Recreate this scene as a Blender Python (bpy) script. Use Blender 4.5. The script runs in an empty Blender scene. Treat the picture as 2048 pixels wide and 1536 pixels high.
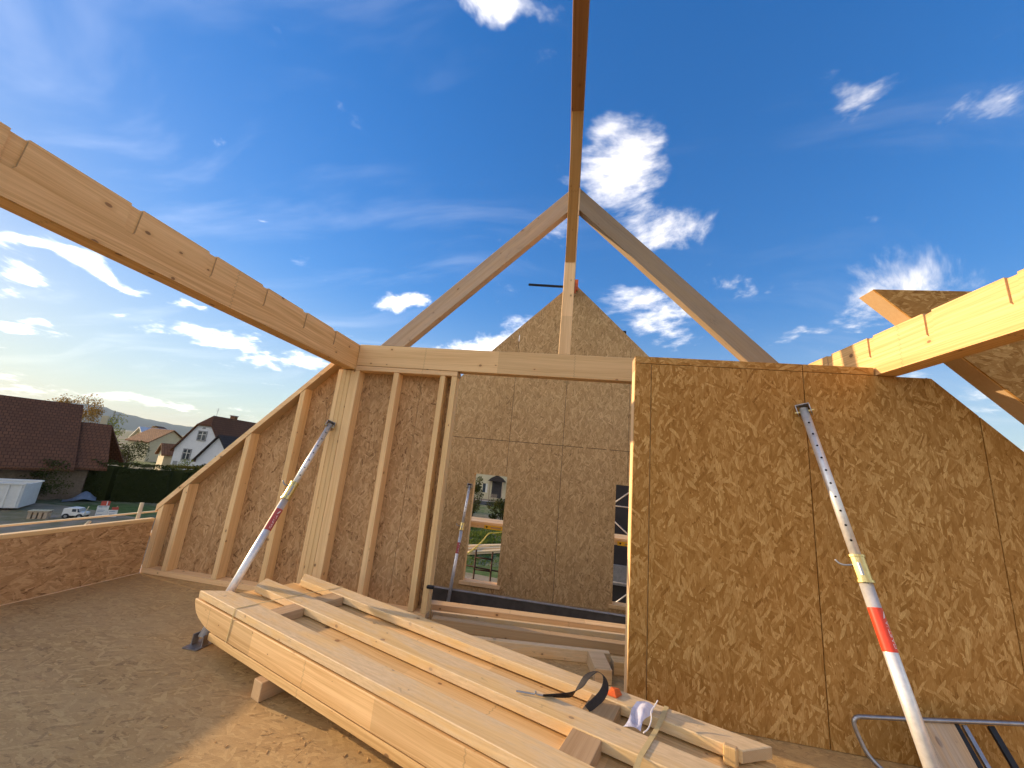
import bpy, bmesh, math, random
from mathutils import Vector, Matrix
random.seed(11)
R = math.radians
sc = bpy.context.scene
COL = sc.collection

# ------------------------------------------------------------------ camera
CAM = Vector((0.072, -3.4533, 1.725))
YAW, PITCH, ROLL, FPX = 0.1583, 0.2173, 0.0976, 750.3
fw = Vector((-math.sin(YAW) * math.cos(PITCH), math.cos(YAW) * math.cos(PITCH), math.sin(PITCH)))
rt = Vector((math.cos(YAW), math.sin(YAW), 0))
up = rt.cross(fw)
r2 = rt * math.cos(ROLL) + up * math.sin(ROLL)
u2 = up * math.cos(ROLL) - rt * math.sin(ROLL)
cd = bpy.data.cameras.new('camera')
cam = bpy.data.objects.new('camera', cd)
COL.objects.link(cam)
cd.sensor_width = 36.0
cd.lens = FPX / 2048 * 36.0
cd.clip_start, cd.clip_end = 0.05, 40000
cam.matrix_world = Matrix(((r2.x, u2.x, -fw.x, CAM.x), (r2.y, u2.y, -fw.y, CAM.y), (r2.z, u2.z, -fw.z, CAM.z), (0, 0, 0, 1)))
sc.camera = cam


def ray(px, py):
    """direction in the world of a point of the photograph (2048 x 1536)"""
    return r2 * ((px - 1024) / FPX) - u2 * ((py - 768) / FPX) + fw


def far(px, py, d):
    """world point at horizontal distance d from the camera"""
    v = ray(px, py)
    return CAM + v * (d / math.hypot(v.x, v.y))


# ------------------------------------------------------------------ sun, sky, exposure
SUN_AZ, SUN_EL = 10.5, 11.5          # azimuth measured from -X towards +Y
S = Vector((-math.cos(R(SUN_AZ)) * math.cos(R(SUN_EL)), math.sin(R(SUN_AZ)) * math.cos(R(SUN_EL)), math.sin(R(SUN_EL))))
ld = bpy.data.lights.new('sun', 'SUN')
ld.energy, ld.angle, ld.color = 2.05, R(0.55), (1.0, 0.74, 0.46)
lo = bpy.data.objects.new('sun', ld)
COL.objects.link(lo)
lo.location = S * 50
lo.rotation_euler = (-S).to_track_quat('-Z', 'Y').to_euler()

sc.view_settings.view_transform = 'Standard'
sc.view_settings.look = 'None'
sc.view_settings.exposure = 1.96
sc.view_settings.gamma = 1.0
sc.view_settings.use_curve_mapping = False
sc.cycles.max_bounces = 6
sc.cycles.diffuse_bounces = 3
sc.cycles.glossy_bounces = 3
sc.cycles.use_adaptive_sampling = True
sc.cycles.adaptive_threshold = 0.02
sc.cycles.use_denoising = True


class NT:
    """small helper for node trees: n('Type', prop=..., _in={...}) -> node"""

    def __init__(s, tree):
        s.t = tree

    def n(s, typ, inp=None, **kw):
        nd = s.t.nodes.new(typ)
        for k, v in kw.items():
            setattr(nd, k, v)
        for k, v in (inp or {}).items():
            sk = nd.inputs[k]
            if isinstance(v, bpy.types.NodeSocket):
                s.t.links.new(v, sk)
            else:
                sk.default_value = v
        return nd

    def m(s, op, a, b=None, c=None, clamp=False):
        i = {0: a}
        if b is not None: i[1] = b
        if c is not None: i[2] = c
        return s.n('ShaderNodeMath', i, operation=op, use_clamp=clamp).outputs[0]

    def vm(s, op, a, b=None):
        i = {0: a}
        if b is not None: i[1] = b
        nd = s.n('ShaderNodeVectorMath', i, operation=op)
        return nd.outputs['Value'] if op in ('DOT_PRODUCT', 'LENGTH', 'DISTANCE') else nd.outputs[0]

    def rng(s, v, a, b, c=0.0, d=1.0, smooth=False):
        return s.n('ShaderNodeMapRange', {0: v, 1: a, 2: b, 3: c, 4: d}, interpolation_type='SMOOTHSTEP' if smooth else 'LINEAR').outputs[0]

    def mix(s, f, a, b, mode='MIX'):
        return s.n('ShaderNodeMixRGB', {0: f, 1: a, 2: b}, blend_type=mode).outputs[0]

    def ramp(s, f, stops):
        nd = s.n('ShaderNodeValToRGB', {0: f})
        cr = nd.color_ramp
        while len(cr.elements) < len(stops): cr.elements.new(0.5)
        for e, (p, c) in zip(cr.elements, stops):
            e.position = p
            e.color = (*c, 1) if len(c) == 3 else c
        return nd.outputs[0]

    def xyz(s, x, y, z=0.0):
        return s.n('ShaderNodeCombineXYZ', {0: x, 1: y, 2: z}).outputs[0]

    def noise(s, vec, scale, detail=3, rough=0.5, dist=0.0, dim='3D', out='Fac'):
        return s.n('ShaderNodeTexNoise', {'Vector': vec, 'Scale': scale, 'Detail': detail, 'Roughness': rough, 'Distortion': dist}, noise_dimensions=dim).outputs[out]


world = bpy.data.worlds.new('World')
sc.world = world
world.use_nodes = True
wt = world.node_tree
world.cycles.sampling_method = 'MANUAL'
world.cycles.sample_map_resolution = 512
wt.nodes.clear()
W = NT(wt)
sky = W.n('ShaderNodeTexSky', sky_type='NISHITA', sun_disc=False, sun_elevation=R(SUN_EL), sun_rotation=R(-(90 - SUN_AZ)),
          altitude=200, air_density=1.0, dust_density=0.22, ozone_density=2.2)
tc = W.n('ShaderNodeTexCoord').outputs['Generated']
D = W.vm('NORMALIZE', tc)
sep = W.n('ShaderNodeSeparateXYZ', {0: D})
dz = sep.outputs[2]
h = W.m('ADD', W.m('MAXIMUM', dz, 0.0), 0.16)
P2 = W.xyz(W.m('DIVIDE', sep.outputs[0], h), W.m('DIVIDE', sep.outputs[1], h), 0.0)
warp = W.noise(P2, 0.9, 1, 0.5, dim='2D', out='Color')
P3 = W.vm('ADD', P2, W.vm('MULTIPLY', W.vm('SUBTRACT', warp, (0.5, 0.5, 0.5)), (0.55, 0.55, 0.55)))
n1 = W.noise(P3, 2.4, 6, 0.62, 0.1, dim='2D')
n2 = W.noise(P3, 8.0, 5, 0.66, 0.15, dim='2D')
n3 = W.noise(W.n('ShaderNodeMapping', {'Vector': P3, 'Rotation': (0, 0, R(28)), 'Scale': (0.7, 3.2, 1)}).outputs[0], 1.3, 5, 0.6, 0.15, dim='2D')
# broad cloud banks: centre (px,py), half-extent (px,py), tilt, weight
banks = [((1258, 320), (84, 118), 14, 1.0), ((1350, 440), (110, 62), 24, 1.0), ((1230, 258), (56, 40), 0, 0.8), ((1000, 690), (200, 34), -14, 1.05), ((1285, 620), (125, 50), 12, 0.92), ((1330, 670), (70, 24), -8, 0.7),
         ((130, 530), (180, 15), 15, 0.95), ((450, 690), (125, 19), 17, 0.98), ((240, 620), (46, 9), 0, 0.9), ((795, 607), (66, 14), -3, 0.95), ((40, 655), (80, 9), 8, 0.72),
         ((20, 580), (50, 16), 10, 0.9), ((400, 612), (28, 8), 8, 0.75), ((620, 720), (55, 14), 10, 0.82), ((1020, 8), (140, 40), 10, 0.82), ((1390, 10), (75, 22), -8, 0.60), ((5, 150), (20, 34), -20, 0.6), ((385, 318), (22, 8), 15, 0.5),
         ((545, 428), (14, 6), 0, 0.52), ((1840, 590), (180, 70), 8, 0.66), ((1460, 578), (120, 20), 8, 0.64), ((1100, 95), (44, 64), 20, 0.57), ((1980, 190), (170, 50), -12, 0.50), ((1720, 150), (90, 34), 10, 0.42), ((1700, 400), (100, 36), 8, 0.46),
         ((240, 800), (240, 14), 6, 0.66), ((60, 770), (70, 12), 4, 0.6), ((1600, 660), (70, 14), -4, 0.6), ((1950, 790), (160, 60), 5, 0.5)]
msk = None
wd3 = W.n('ShaderNodeTexNoise', {'Vector': D, 'Scale': 6.0, 'Detail': 3.0, 'Roughness': 0.6}).outputs['Color']
DW = W.vm('ADD', D, W.vm('MULTIPLY', W.vm('SUBTRACT', wd3, (0.5, 0.5, 0.5)), (0.15, 0.15, 0.15)))
for (cx, cy), (ex, ey), tl, wgt in banks:
    c = ray(cx, cy).normalized()
    ca, sa = math.cos(R(tl)), math.sin(R(tl))
    a = (ray(cx + ex * ca, cy + ex * sa).normalized() - c)
    b = (ray(cx - ey * sa, cy + ey * ca).normalized() - c)
    x_ = (a - c * a.dot(c)).normalized()
    y_ = c.cross(x_)
    M3 = Matrix(((x_.x, y_.x, c.x), (x_.y, y_.y, c.y), (x_.z, y_.z, c.z)))
    mp = W.n('ShaderNodeMapping', {'Vector': DW, 'Location': c, 'Rotation': M3.to_euler(), 'Scale': (a.length, b.length, 0.4)}, vector_type='TEXTURE').outputs[0]
    q = W.m('SUBTRACT', W.vm('DOT_PRODUCT', mp, mp), math.log(wgt) / 0.75)
    msk = q if msk is None else W.m('MINIMUM', msk, q)
msk = W.m('EXPONENT', W.m('MULTIPLY', msk, -0.75))
f1 = W.m('ADD', W.m('MULTIPLY', n1, 0.62), W.m('MULTIPLY', n2, 0.38))
# thicker cloud added out of view for ambient light; view clear between its banks
vc = ray(1000, 420).normalized()
clear = W.rng(W.vm('DOT_PRODUCT', D, tuple(vc)), 0.30, 0.62, 0, 1, True)
big = W.noise(P2, 0.55, 2, 0.5, dim='2D')
cover = W.m('MULTIPLY', W.rng(big, 0.34, 0.58, 0.15, 1.0, True), W.m('SUBTRACT', 1.0, clear))
msk = W.m('MAXIMUM', msk, cover)
dens = W.m('ADD', W.m('MULTIPLY', W.m('SUBTRACT', f1, 0.5), 2.6), W.m('SUBTRACT', W.m('MULTIPLY', msk, 0.92), 0.49))
cum = W.rng(dens, -0.16, 0.80, 0, 1, True)
cir = W.m('MULTIPLY', W.rng(n3, 0.48, 0.85, 0, 1, True), 0.06)
cl = W.m('MAXIMUM', cum, cir)
cl = W.m('MULTIPLY', cl, W.rng(dz, -0.01, 0.02))
# blue of the photograph is a little deeper than the plain sky model
hs = W.n('ShaderNodeHueSaturation', {'Hue': 0.512, 'Saturation': 1.36, 'Value': 1.0, 'Fac': 1.0, 'Color': sky.outputs[0]}).outputs[0]
hs = W.mix(W.rng(dz, 0.02, 0.42, 0, 1, True), W.n('ShaderNodeHueSaturation', {'Hue': 0.505, 'Saturation': 0.80, 'Value': 1.0, 'Fac': 1.0, 'Color': sky.outputs[0]}).outputs[0], hs)
lum = W.vm('DOT_PRODUCT', sky.outputs[0], (0.2, 0.5, 0.3))
kk = W.m('DIVIDE', 1.50, W.m('ADD', 1.0, W.m('MULTIPLY', lum, 0.33)))
hs = W.vm('MULTIPLY', hs, W.xyz(kk, kk, kk))
ph = W.m('POWER', W.rng(W.vm('DOT_PRODUCT', D, tuple(S)), -1.0, 1.0), 2.0)      # clouds towards the sun are brighter
white = W.m('ADD', W.m('MULTIPLY', ph, 8.0), W.m('ADD', W.m('MULTIPLY', W.m('MINIMUM', lum, 4.0), 0.4), W.m('ADD', 2.9, W.m('MULTIPLY', n2, 2.4))))
ccol = W.vm('MULTIPLY', W.xyz(white, white, white), (1.06, 0.985, 0.90))
bg = W.n('ShaderNodeBackground', {'Color': W.mix(cl, hs, ccol), 'Strength': 0.072})
W.n('ShaderNodeOutputWorld', {'Surface': bg.outputs[0]})

# ------------------------------------------------------------------ materials
MAT = {}


def new_mat(name):
    m = bpy.data.materials.new(name)
    m.use_nodes = True
    m.node_tree.nodes.clear()
    MAT[name] = m
    return m, NT(m.node_tree)


def finish(T, color, rough=0.7, bump=None, bstr=0.3, bdist=0.002, metallic=0.0, spec=0.3, extra=None):
    i = {'Base Color': color, 'Roughness': rough, 'Metallic': metallic, 'Specular IOR Level': spec}
    i.update(extra or {})
    if bump is not None:
        i['Normal'] = T.n('ShaderNodeBump', {'Height': bump, 'Strength': bstr, 'Distance': bdist}).outputs[0]
    p = T.n('ShaderNodeBsdfPrincipled', i)
    T.n('ShaderNodeOutputMaterial', {'Surface': p.outputs[0]})
    return p


def uvr(T, k=23.0):
    """UV in metres, shifted by a random amount for every object"""
    uv = T.n('ShaderNodeUVMap').outputs[0]
    rnd = T.n('ShaderNodeObjectInfo').outputs['Random']
    return T.vm('ADD', uv, T.xyz(T.m('MULTIPLY', rnd, k), T.m('MULTIPLY', rnd, k * 1.7))), rnd


def osb(name, dark, mid, light, dust=0.0, dustcol=(0.42, 0.36, 0.29), flake=1.0, contrast=1.0):
    m, T = new_mat(name)
    v, rnd = uvr(T)
    wv = T.n('ShaderNodeTexNoise', {'Vector': v, 'Scale': 9.0, 'Detail': 1.0}, noise_dimensions='2D').outputs['Color']
    vw = T.vm('ADD', v, T.vm('MULTIPLY', T.vm('SUBTRACT', wv, (0.5, 0.5, 0.5)), (0.016, 0.016, 0)))
    tone, hgt = 0.45, 0.5
    spec = [(-55, 17, 60, -1.0, 9.0, 0), (50, 15, 58, 0.35, 9.0, 0), (-18, 12.5, 60, 0.38, .75, 0), (20, 11, 62, 0.45, .7, 0), (2, 10.5, 50, 0.52, .62, 0), (-37, 10, 46, 0.66, .6, 0), (66, 12, 48, 0.84, .6, 0), (11, 8, 30, 0.86, .50, .45), (-24, 8.5, 34, 0.88, .50, .45), (48, 8, 32, 0.92, .50, .45)]
    for k, (ang, su, sv, thr, rad, lift) in enumerate(spec):
        mp = T.n('ShaderNodeVectorRotate', {'Vector': vw, 'Angle': R(ang)}, rotation_type='Z_AXIS').outputs[0]
        mp = T.n('ShaderNodeMapping', {'Vector': mp, 'Location': (k * 3.17, k * 1.31, 0), 'Scale': (su / flake, sv / flake, 1)}).outputs[0]
        vo = T.n('ShaderNodeTexVoronoi', {'Vector': mp, 'Scale': 1.0, 'Randomness': 1.0}, voronoi_dimensions='2D', feature='F1')
        cs = T.n('ShaderNodeSeparateColor', {0: vo.outputs['Color']})
        mask = T.m('GREATER_THAN', cs.outputs[0], thr)
        if rad < 5: mask = T.m('MULTIPLY', mask, T.m('LESS_THAN', vo.outputs['Distance'], rad))
        tone = T.n('ShaderNodeMix', {0: mask, 2: tone, 3: T.m('MULTIPLY_ADD', cs.outputs[1], 0.35, 0.62) if lift else cs.outputs[1]}, data_type='FLOAT').outputs[0]
        hgt = T.n('ShaderNodeMix', {0: mask, 2: hgt, 3: cs.outputs[2]}, data_type='FLOAT').outputs[0]
    gr = T.noise(T.vm('MULTIPLY', v, (28, 150, 0)), 1.0, 2, 0.6, dim='2D')
    tone = T.m('ADD', tone, T.m('MULTIPLY', T.m('SUBTRACT', gr, 0.5), 0.75))
    tone = T.m('ADD', T.m('MULTIPLY', T.m('SUBTRACT', tone, 0.5), contrast), 0.5)
    big = T.noise(v, 0.9, 2, 0.5, dim='2D')
    tone = T.m('ADD', tone, T.m('MULTIPLY', T.m('SUBTRACT', big, 0.5), 0.22))
    mlo = tuple(0.88 * q for q in mid)
    hi1 = tuple(0.80 * p + 0.20 * q for p, q in zip(mid, light))
    hi2 = tuple(0.45 * p + 0.55 * q for p, q in zip(mid, light))
    col = T.ramp(tone, [(0.0, dark), (0.03, tuple(0.72 * q for q in mid)), (0.14, mlo), (0.64, hi1), (0.84, hi2), (1.0, light)])
    if dust > 0:
        dn = T.noise(v, 1.3, 4, 0.62, 0.4, dim='2D')
        df = T.m('MULTIPLY', T.rng(dn, 0.25, 0.72, 0.30, 1.0), dust)
        fine = T.noise(v, 160, 1, 0.6, dim='2D')
        col = T.mix(df, col, T.mix(T.rng(fine, .3, .7), tuple(0.82 * c for c in dustcol) + (1,), dustcol + (1,)))
    finish(T, col, 0.72, hgt, 0.34, 0.002, spec=0.22)
    return m


def wood(name, base, dark, grey=0.0, greycol=(0.47, 0.42, 0.36), knots=1.0, grain=1.0, seg=0.0, rough=0.66, stain=0.0):
    m, T = new_mat(name)
    v, rnd = uvr(T)
    sx = T.n('ShaderNodeSeparateXYZ', {0: v})
    wob = T.noise(T.vm('MULTIPLY', v, (0.9, 5, 0)), 1.0, 2, 0.5)
    vv = T.vm('ADD', v, T.xyz(0.0, T.m('MULTIPLY', T.m('SUBTRACT', wob, 0.5), 0.07)))
    g1 = T.noise(T.vm('MULTIPLY', vv, (0.8, 62, 0)), 1.0, 3, 0.6)
    g2 = T.noise(T.vm('MULTIPLY', vv, (0.35, 9, 0)), 1.0, 3, 0.55)
    g3 = T.noise(T.vm('MULTIPLY', vv, (3.0, 210, 0)), 1.0, 2, 0.6)
    t = T.m('ADD', T.m('MULTIPLY', g1, 0.55 * grain), T.m('ADD', T.m('MULTIPLY', g2, 0.55), T.m('MULTIPLY', g3, 0.25 * grain)))
    t = T.rng(t, 0.43, 0.88)
    lightc = tuple(min(1.0, c * 1.10) for c in base)
    col = T.ramp(t, [(0.0, lightc), (0.45, base), (1.0, dark)])
    # per-lamella / per-piece tint
    tint = T.m('ADD', 0.88, T.m('MULTIPLY', rnd, 0.2))
    if seg > 0:
        cell = T.m('FLOOR', T.m('DIVIDE', sx.outputs[0], seg))
        wn = T.n('ShaderNodeTexWhiteNoise', {'W': cell}, noise_dimensions='1D').outputs[0]
        tint = T.m('MULTIPLY', tint, T.m('ADD', 0.86, T.m('MULTIPLY', wn, 0.22)))
        fr = T.m('FRACT', T.m('DIVIDE', sx.outputs[0], seg))
        zig = T.m('MULTIPLY', T.m('PINGPONG', T.m('MULTIPLY', sx.outputs[1], 60.0), 1.0), 0.008)
        ln = T.m('LESS_THAN', T.m('ABSOLUTE', T.m('SUBTRACT', T.m('ADD', fr, zig), 0.5)), 0.0022 / seg * 2)
        tint = T.m('MULTIPLY', tint, T.m('SUBTRACT', 1.0, T.m('MULTIPLY', ln, 0.22)))
    col = T.vm('MULTIPLY', col, T.xyz(tint, tint, T.m('MULTIPLY', tint, T.m('ADD', 0.92, T.m('MULTIPLY', rnd, 0.12)))))
    hgt = g1
    if knots > 0:
        vo = T.n('ShaderNodeTexVoronoi', {'Vector': T.vm('MULTIPLY', vv, (4.2, 6.2, 0)), 'Scale': 1.0, 'Randomness': 1.0}, voronoi_dimensions='2D')
        cs = T.n('ShaderNodeSeparateColor', {0: vo.outputs['Color']})
        rad = T.m('MULTIPLY', T.m('SUBTRACT', cs.outputs[0], 0.60), 0.20 * knots)
        kd = T.m('DIVIDE', vo.outputs['Distance'], T.m('MAXIMUM', rad, 0.001))
        km = T.m('MULTIPLY', T.rng(kd, 0.75, 1.15, 1, 0, True), T.m('GREATER_THAN', cs.outputs[0], 0.63))
        halo = T.m('MULTIPLY', T.rng(kd, 1.0, 3.0, 0.35, 0, True), T.m('GREATER_THAN', cs.outputs[0], 0.63))
        kc = T.mix(cs.outputs[1], (0.17, 0.085, 0.04, 1), (0.32, 0.17, 0.075, 1))
        col = T.mix(halo, col, (dark[0], dark[1] * 0.9, dark[2] * 0.8, 1))
        col = T.mix(T.m('MULTIPLY', km, 0.85), col, kc)
    if grey > 0:
        gn = T.noise(T.vm('MULTIPLY', v, (1.6, 7, 0)), 1.0, 6, 0.66, 0.6)
        gf = T.m('MULTIPLY', T.rng(gn, 0.36, 0.60, 0, 1, True), grey)
        gs = T.noise(T.vm('MULTIPLY', v, (9, 60, 0)), 1.0, 4, 0.7)
        gc = T.mix(T.rng(gs, .35, .7), tuple(0.72 * c for c in greycol) + (1,), tuple(1.12 * c for c in greycol) + (1,))
        col = T.mix(gf, col, gc)
        sp = T.noise(T.vm('MULTIPLY', v, (7, 26, 0)), 1.0, 5, 0.7, 1.2)
        col = T.mix(T.m('MULTIPLY', T.rng(sp, 0.62, 0.72, 0, 1, True), grey * 0.6), col, (0.14, 0.10, 0.07, 1))
    if stain > 0:
        sn = T.noise(T.vm('MULTIPLY', v, (2.2, 5, 0)), 1.0, 5, 0.7, 0.8)
        col = T.mix(T.m('MULTIPLY', T.rng(sn, 0.60, 0.78, 0, 1, True), stain), col, (0.13, 0.10, 0.085, 1))
    finish(T, col, rough, hgt, 0.12, 0.0015, spec=0.25)
    return m


def endgrain(name, base, dark):
    m, T = new_mat(name)
    v, rnd = uvr(T, 3)
    d = T.vm('LENGTH', T.vm('ADD', v, (0.05, 0.31, 0)))
    w = T.m('FRACT', T.m('MULTIPLY', T.m('ADD', d, T.m('MULTIPLY', T.noise(v, 8, 2), 0.03)), 170))
    n = T.noise(v, 40, 4, 0.6)
    col = T.ramp(T.m('ADD', T.m('MULTIPLY', w, 0.5), T.m('MULTIPLY', n, 0.5)), [(0.1, base), (0.9, dark)])
    finish(T, col, 0.8, n, 0.2, 0.001, spec=0.15)
    return m


def plain(name, col, rough=0.6, metallic=0.0, var=0.12, scale=6.0, bump=0.0, spec=0.4, extra=None, coord='Object'):
    m, T = new_mat(name)
    c = T.n('ShaderNodeTexCoord').outputs[coord]
    n = T.noise(c, scale, 5, 0.62)
    f = T.rng(n, 0.25, 0.75)
    cc = T.mix(f, tuple(max(0, x * (1 - var)) for x in col) + (1,), tuple(min(1, x * (1 + var)) for x in col) + (1,))
    finish(T, cc, rough, n if bump else None, bump, 0.01, metallic, spec, extra)
    return m


OSB_R = osb('osb_bounce_warm', (0.15, 0.052, 0.010), (0.355, 0.163, 0.032), (0.66, 0.41, 0.15), contrast=0.78)  # orange tone includes the warm bounced sunlight on the right wall
OSB_L = osb('osb_glare_pale', (0.18, 0.08, 0.026), (0.47, 0.262, 0.108), (0.64, 0.405, 0.20), dust=0.10, dustcol=(0.56, 0.42, 0.27))  # paleness includes the glare veil over the left walls
OSB_F = osb('osb_weathered', (0.17, 0.09, 0.034), (0.48, 0.285, 0.115), (0.72, 0.48, 0.235), dust=0.04, dustcol=(0.5, 0.40, 0.28), flake=1.15, contrast=0.85)
OSB_FL = osb('osb_floor', (0.18, 0.085, 0.024), (0.44, 0.25, 0.082), (0.66, 0.43, 0.17), dust=0.74, dustcol=(0.60, 0.385, 0.165))
SPRUCE = wood('spruce', (0.86, 0.575, 0.30), (0.68, 0.41, 0.18), seg=1.9, stain=0.22)
SPRUCE2 = wood('spruce_glare_pale', (0.90, 0.61, 0.305), (0.74, 0.45, 0.19), grey=0.04)  # colour brightened to carry the haze glare on the left studs
GLULAM = wood('spruce_glulam', (0.84, 0.545, 0.245), (0.62, 0.35, 0.125), seg=2.6, grain=1.25, knots=1.3, stain=0.14)
STACKW = wood('spruce_fresh', (0.82, 0.545, 0.255), (0.62, 0.365, 0.14), seg=1.3, grain=1.2, knots=1.25, stain=0.10)
STACKT = wood('spruce_weathered_top', (0.83, 0.56, 0.26), (0.67, 0.41, 0.165), grey=0.55, greycol=(0.76, 0.60, 0.40), stain=0.30, knots=1.2)
BROWNW = wood('spruce_brown', (0.52, 0.34, 0.18), (0.40, 0.24, 0.11), knots=0.6)
RAFTW2 = wood('spruce_dirty_rafter', (0.40, 0.29, 0.195), (0.30, 0.205, 0.125), grey=0.35, greycol=(0.34, 0.27, 0.21), stain=0.5)
RAFTW = wood('spruce_grey_rafter', (0.55, 0.375, 0.225), (0.42, 0.27, 0.145), grey=0.3, greycol=(0.46, 0.38, 0.31), stain=0.35)
RIDGEW = wood('spruce_orange_beam', (0.56, 0.33, 0.13), (0.42, 0.22, 0.08), stain=0.3, seg=3.1)
DARKW = wood('spruce_dark_ridge', (0.36, 0.19, 0.085), (0.25, 0.12, 0.05), stain=0.3)
GREYW = wood('old_grey_board', (0.62, 0.43, 0.25), (0.44, 0.29, 0.155), grey=0.5, knots=1.2, grain=1.4)
ENDG = endgrain('spruce_end_grain', (0.60, 0.43, 0.25), (0.46, 0.29, 0.14))
CONC = plain('concrete', (0.30, 0.28, 0.26), 0.9, var=0.25, scale=9, bump=0.3)
DARKC = plain('dark_concrete', (0.10, 0.085, 0.07), 0.9, var=0.3, scale=6, bump=0.3)
GALV = plain('galvanised_steel', (0.74, 0.72, 0.69), 0.42, 0.55, var=0.14, scale=30)
GALV2 = plain('dull_steel', (0.36, 0.36, 0.37), 0.42, 0.9, var=0.2, scale=30)
BRASS = plain('zinc_yellow_steel', (0.62, 0.49, 0.20), 0.28, 0.95, var=0.18, scale=40)
BLACK = plain('black_paint', (0.012, 0.012, 0.013), 0.5, var=0.3, scale=30)
HOLE = plain('hole_dark', (0.006, 0.006, 0.006), 0.9)
REDL = plain('red_sticker', (0.72, 0.055, 0.02), 0.35, var=0.1, scale=25)
DREDL = plain('worn_red_sticker', (0.42, 0.07, 0.06), 0.5, var=0.15, scale=25)
WHITEL = plain('white_lettering', (0.78, 0.74, 0.72), 0.5, var=0.05)
RUST = plain('rusty_steel', (0.10, 0.055, 0.04), 0.8, 0.2, var=0.35, scale=20)
BELT = plain('black_webbing', (0.022, 0.018, 0.017), 0.65, var=0.3, scale=60, bump=0.2)
STRAP = plain('straw_plastic_strap', (0.60, 0.46, 0.22), 0.45, var=0.1, scale=40)
ORANGE = plain('orange_plastic', (0.75, 0.14, 0.03), 0.5, var=0.15, scale=20)
YELLOW = plain('yellow_plastic', (0.80, 0.50, 0.03), 0.5, var=0.1)
RENDER = plain('white_render', (0.74, 0.73, 0.71), 0.9, var=0.06, scale=1.2)
CREAM = plain('cream_render', (0.62, 0.52, 0.32), 0.9, var=0.08, scale=1.5)
GREYR = plain('grey_wall', (0.085, 0.085, 0.09), 0.9, var=0.15, scale=1.5)
DARKB = plain('dark_wall', (0.05, 0.042, 0.04), 0.9, var=0.2, scale=2)
TILE = plain('brown_roof_tile', (0.27, 0.105, 0.045), 0.8, var=0.35, scale=1.4)
TILE2 = plain('old_roof_tile', (0.26, 0.13, 0.065), 0.85, var=0.35, scale=1.2)
TILED = plain('dark_roof_tile', (0.06, 0.045, 0.042), 0.8, var=0.3, scale=1.4)
def tiles(name, c1, c2):
    m, T = new_mat(name)
    uv = T.n('ShaderNodeUVMap').outputs[0]
    br = T.n('ShaderNodeTexBrick', {'Vector': uv, 'Color1': c1 + (1,), 'Color2': c2 + (1,), 'Mortar': tuple(.35 * x for x in c1) + (1,), 'Scale': 1.0, 'Mortar Size': .03, 'Brick Width': .34, 'Row Height': .42})
    n = T.noise(uv, .35, 5, .65)
    col = T.mix(T.rng(n, .35, .7, 0, .6), br.outputs[0], tuple(.55 * x for x in c1) + (1,))
    finish(T, col, .85, br.outputs['Fac'], .6, .03, spec=.15)
    return m


TILE = tiles('brown_tiles', (0.19, 0.078, 0.036), (0.14, 0.06, 0.03))
TILE2 = tiles('old_tiles', (0.30, 0.15, 0.07), (0.21, 0.10, 0.05))
TILED = tiles('dark_tiles', (0.075, 0.055, 0.045), (0.05, 0.038, 0.035))
METALR = plain('pale_metal_roof', (0.60, 0.58, 0.55), 0.4, 0.4, var=0.1, scale=1)
GLASS = plain('window_glass', (0.05, 0.06, 0.07), 0.08, var=0.1, spec=0.8)
FRAME = plain('grey_window_trim', (0.30, 0.29, 0.28), 0.7)
WHITEP = plain('white_paint', (0.74, 0.70, 0.62), 0.45, var=0.08, scale=3)
REDP = plain('red_print', (0.50, 0.075, 0.04), 0.5, var=0.08)
BLUEP = plain('blue_tarpaulin', (0.16, 0.19, 0.24), 0.45, var=0.2, scale=3)
GREYP = plain('grey_print', (0.28, 0.31, 0.36), 0.5, var=0.2)
TYRE = plain('rubber', (0.02, 0.02, 0.02), 0.8)
DGREEN = plain('dark_wood_fence', (0.20, 0.14, 0.09), 0.85, var=0.3)


def leafmat(name, c1, c2):
    m, T = new_mat(name)
    rnd = T.n('ShaderNodeNewGeometry').outputs['Random Per Island']
    col = T.mix(rnd, c1 + (1,), c2 + (1,))
    a = T.n('ShaderNodeBsdfDiffuse', {'Color': col, 'Roughness': 0.6})
    b = T.n('ShaderNodeBsdfTranslucent', {'Color': T.mix(0.3, col, (0.35, 0.30, 0.05, 1))})
    mx = T.n('ShaderNodeMixShader', {0: 0.30, 1: a.outputs[0], 2: b.outputs[0]})
    T.n('ShaderNodeOutputMaterial', {'Surface': mx.outputs[0]})
    return m


LEAF_D = leafmat('leaf_dark', (0.028, 0.036, 0.012), (0.062, 0.070, 0.022))
LEAF_M = leafmat('leaf_mid', (0.05, 0.10, 0.02), (0.12, 0.18, 0.04))
LEAF_Y = leafmat('leaf_yellow_green', (0.14, 0.19, 0.03), (0.30, 0.32, 0.06))
LEAF_O = leafmat('leaf_autumn', (0.22, 0.12, 0.035), (0.36, 0.21, 0.06))
GRASS = leafmat('grass_blade', (0.05, 0.095, 0.02), (0.13, 0.19, 0.045))
BARK = plain('bark', (0.12, 0.085, 0.06), 0.9, var=0.3, scale=12)

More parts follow.
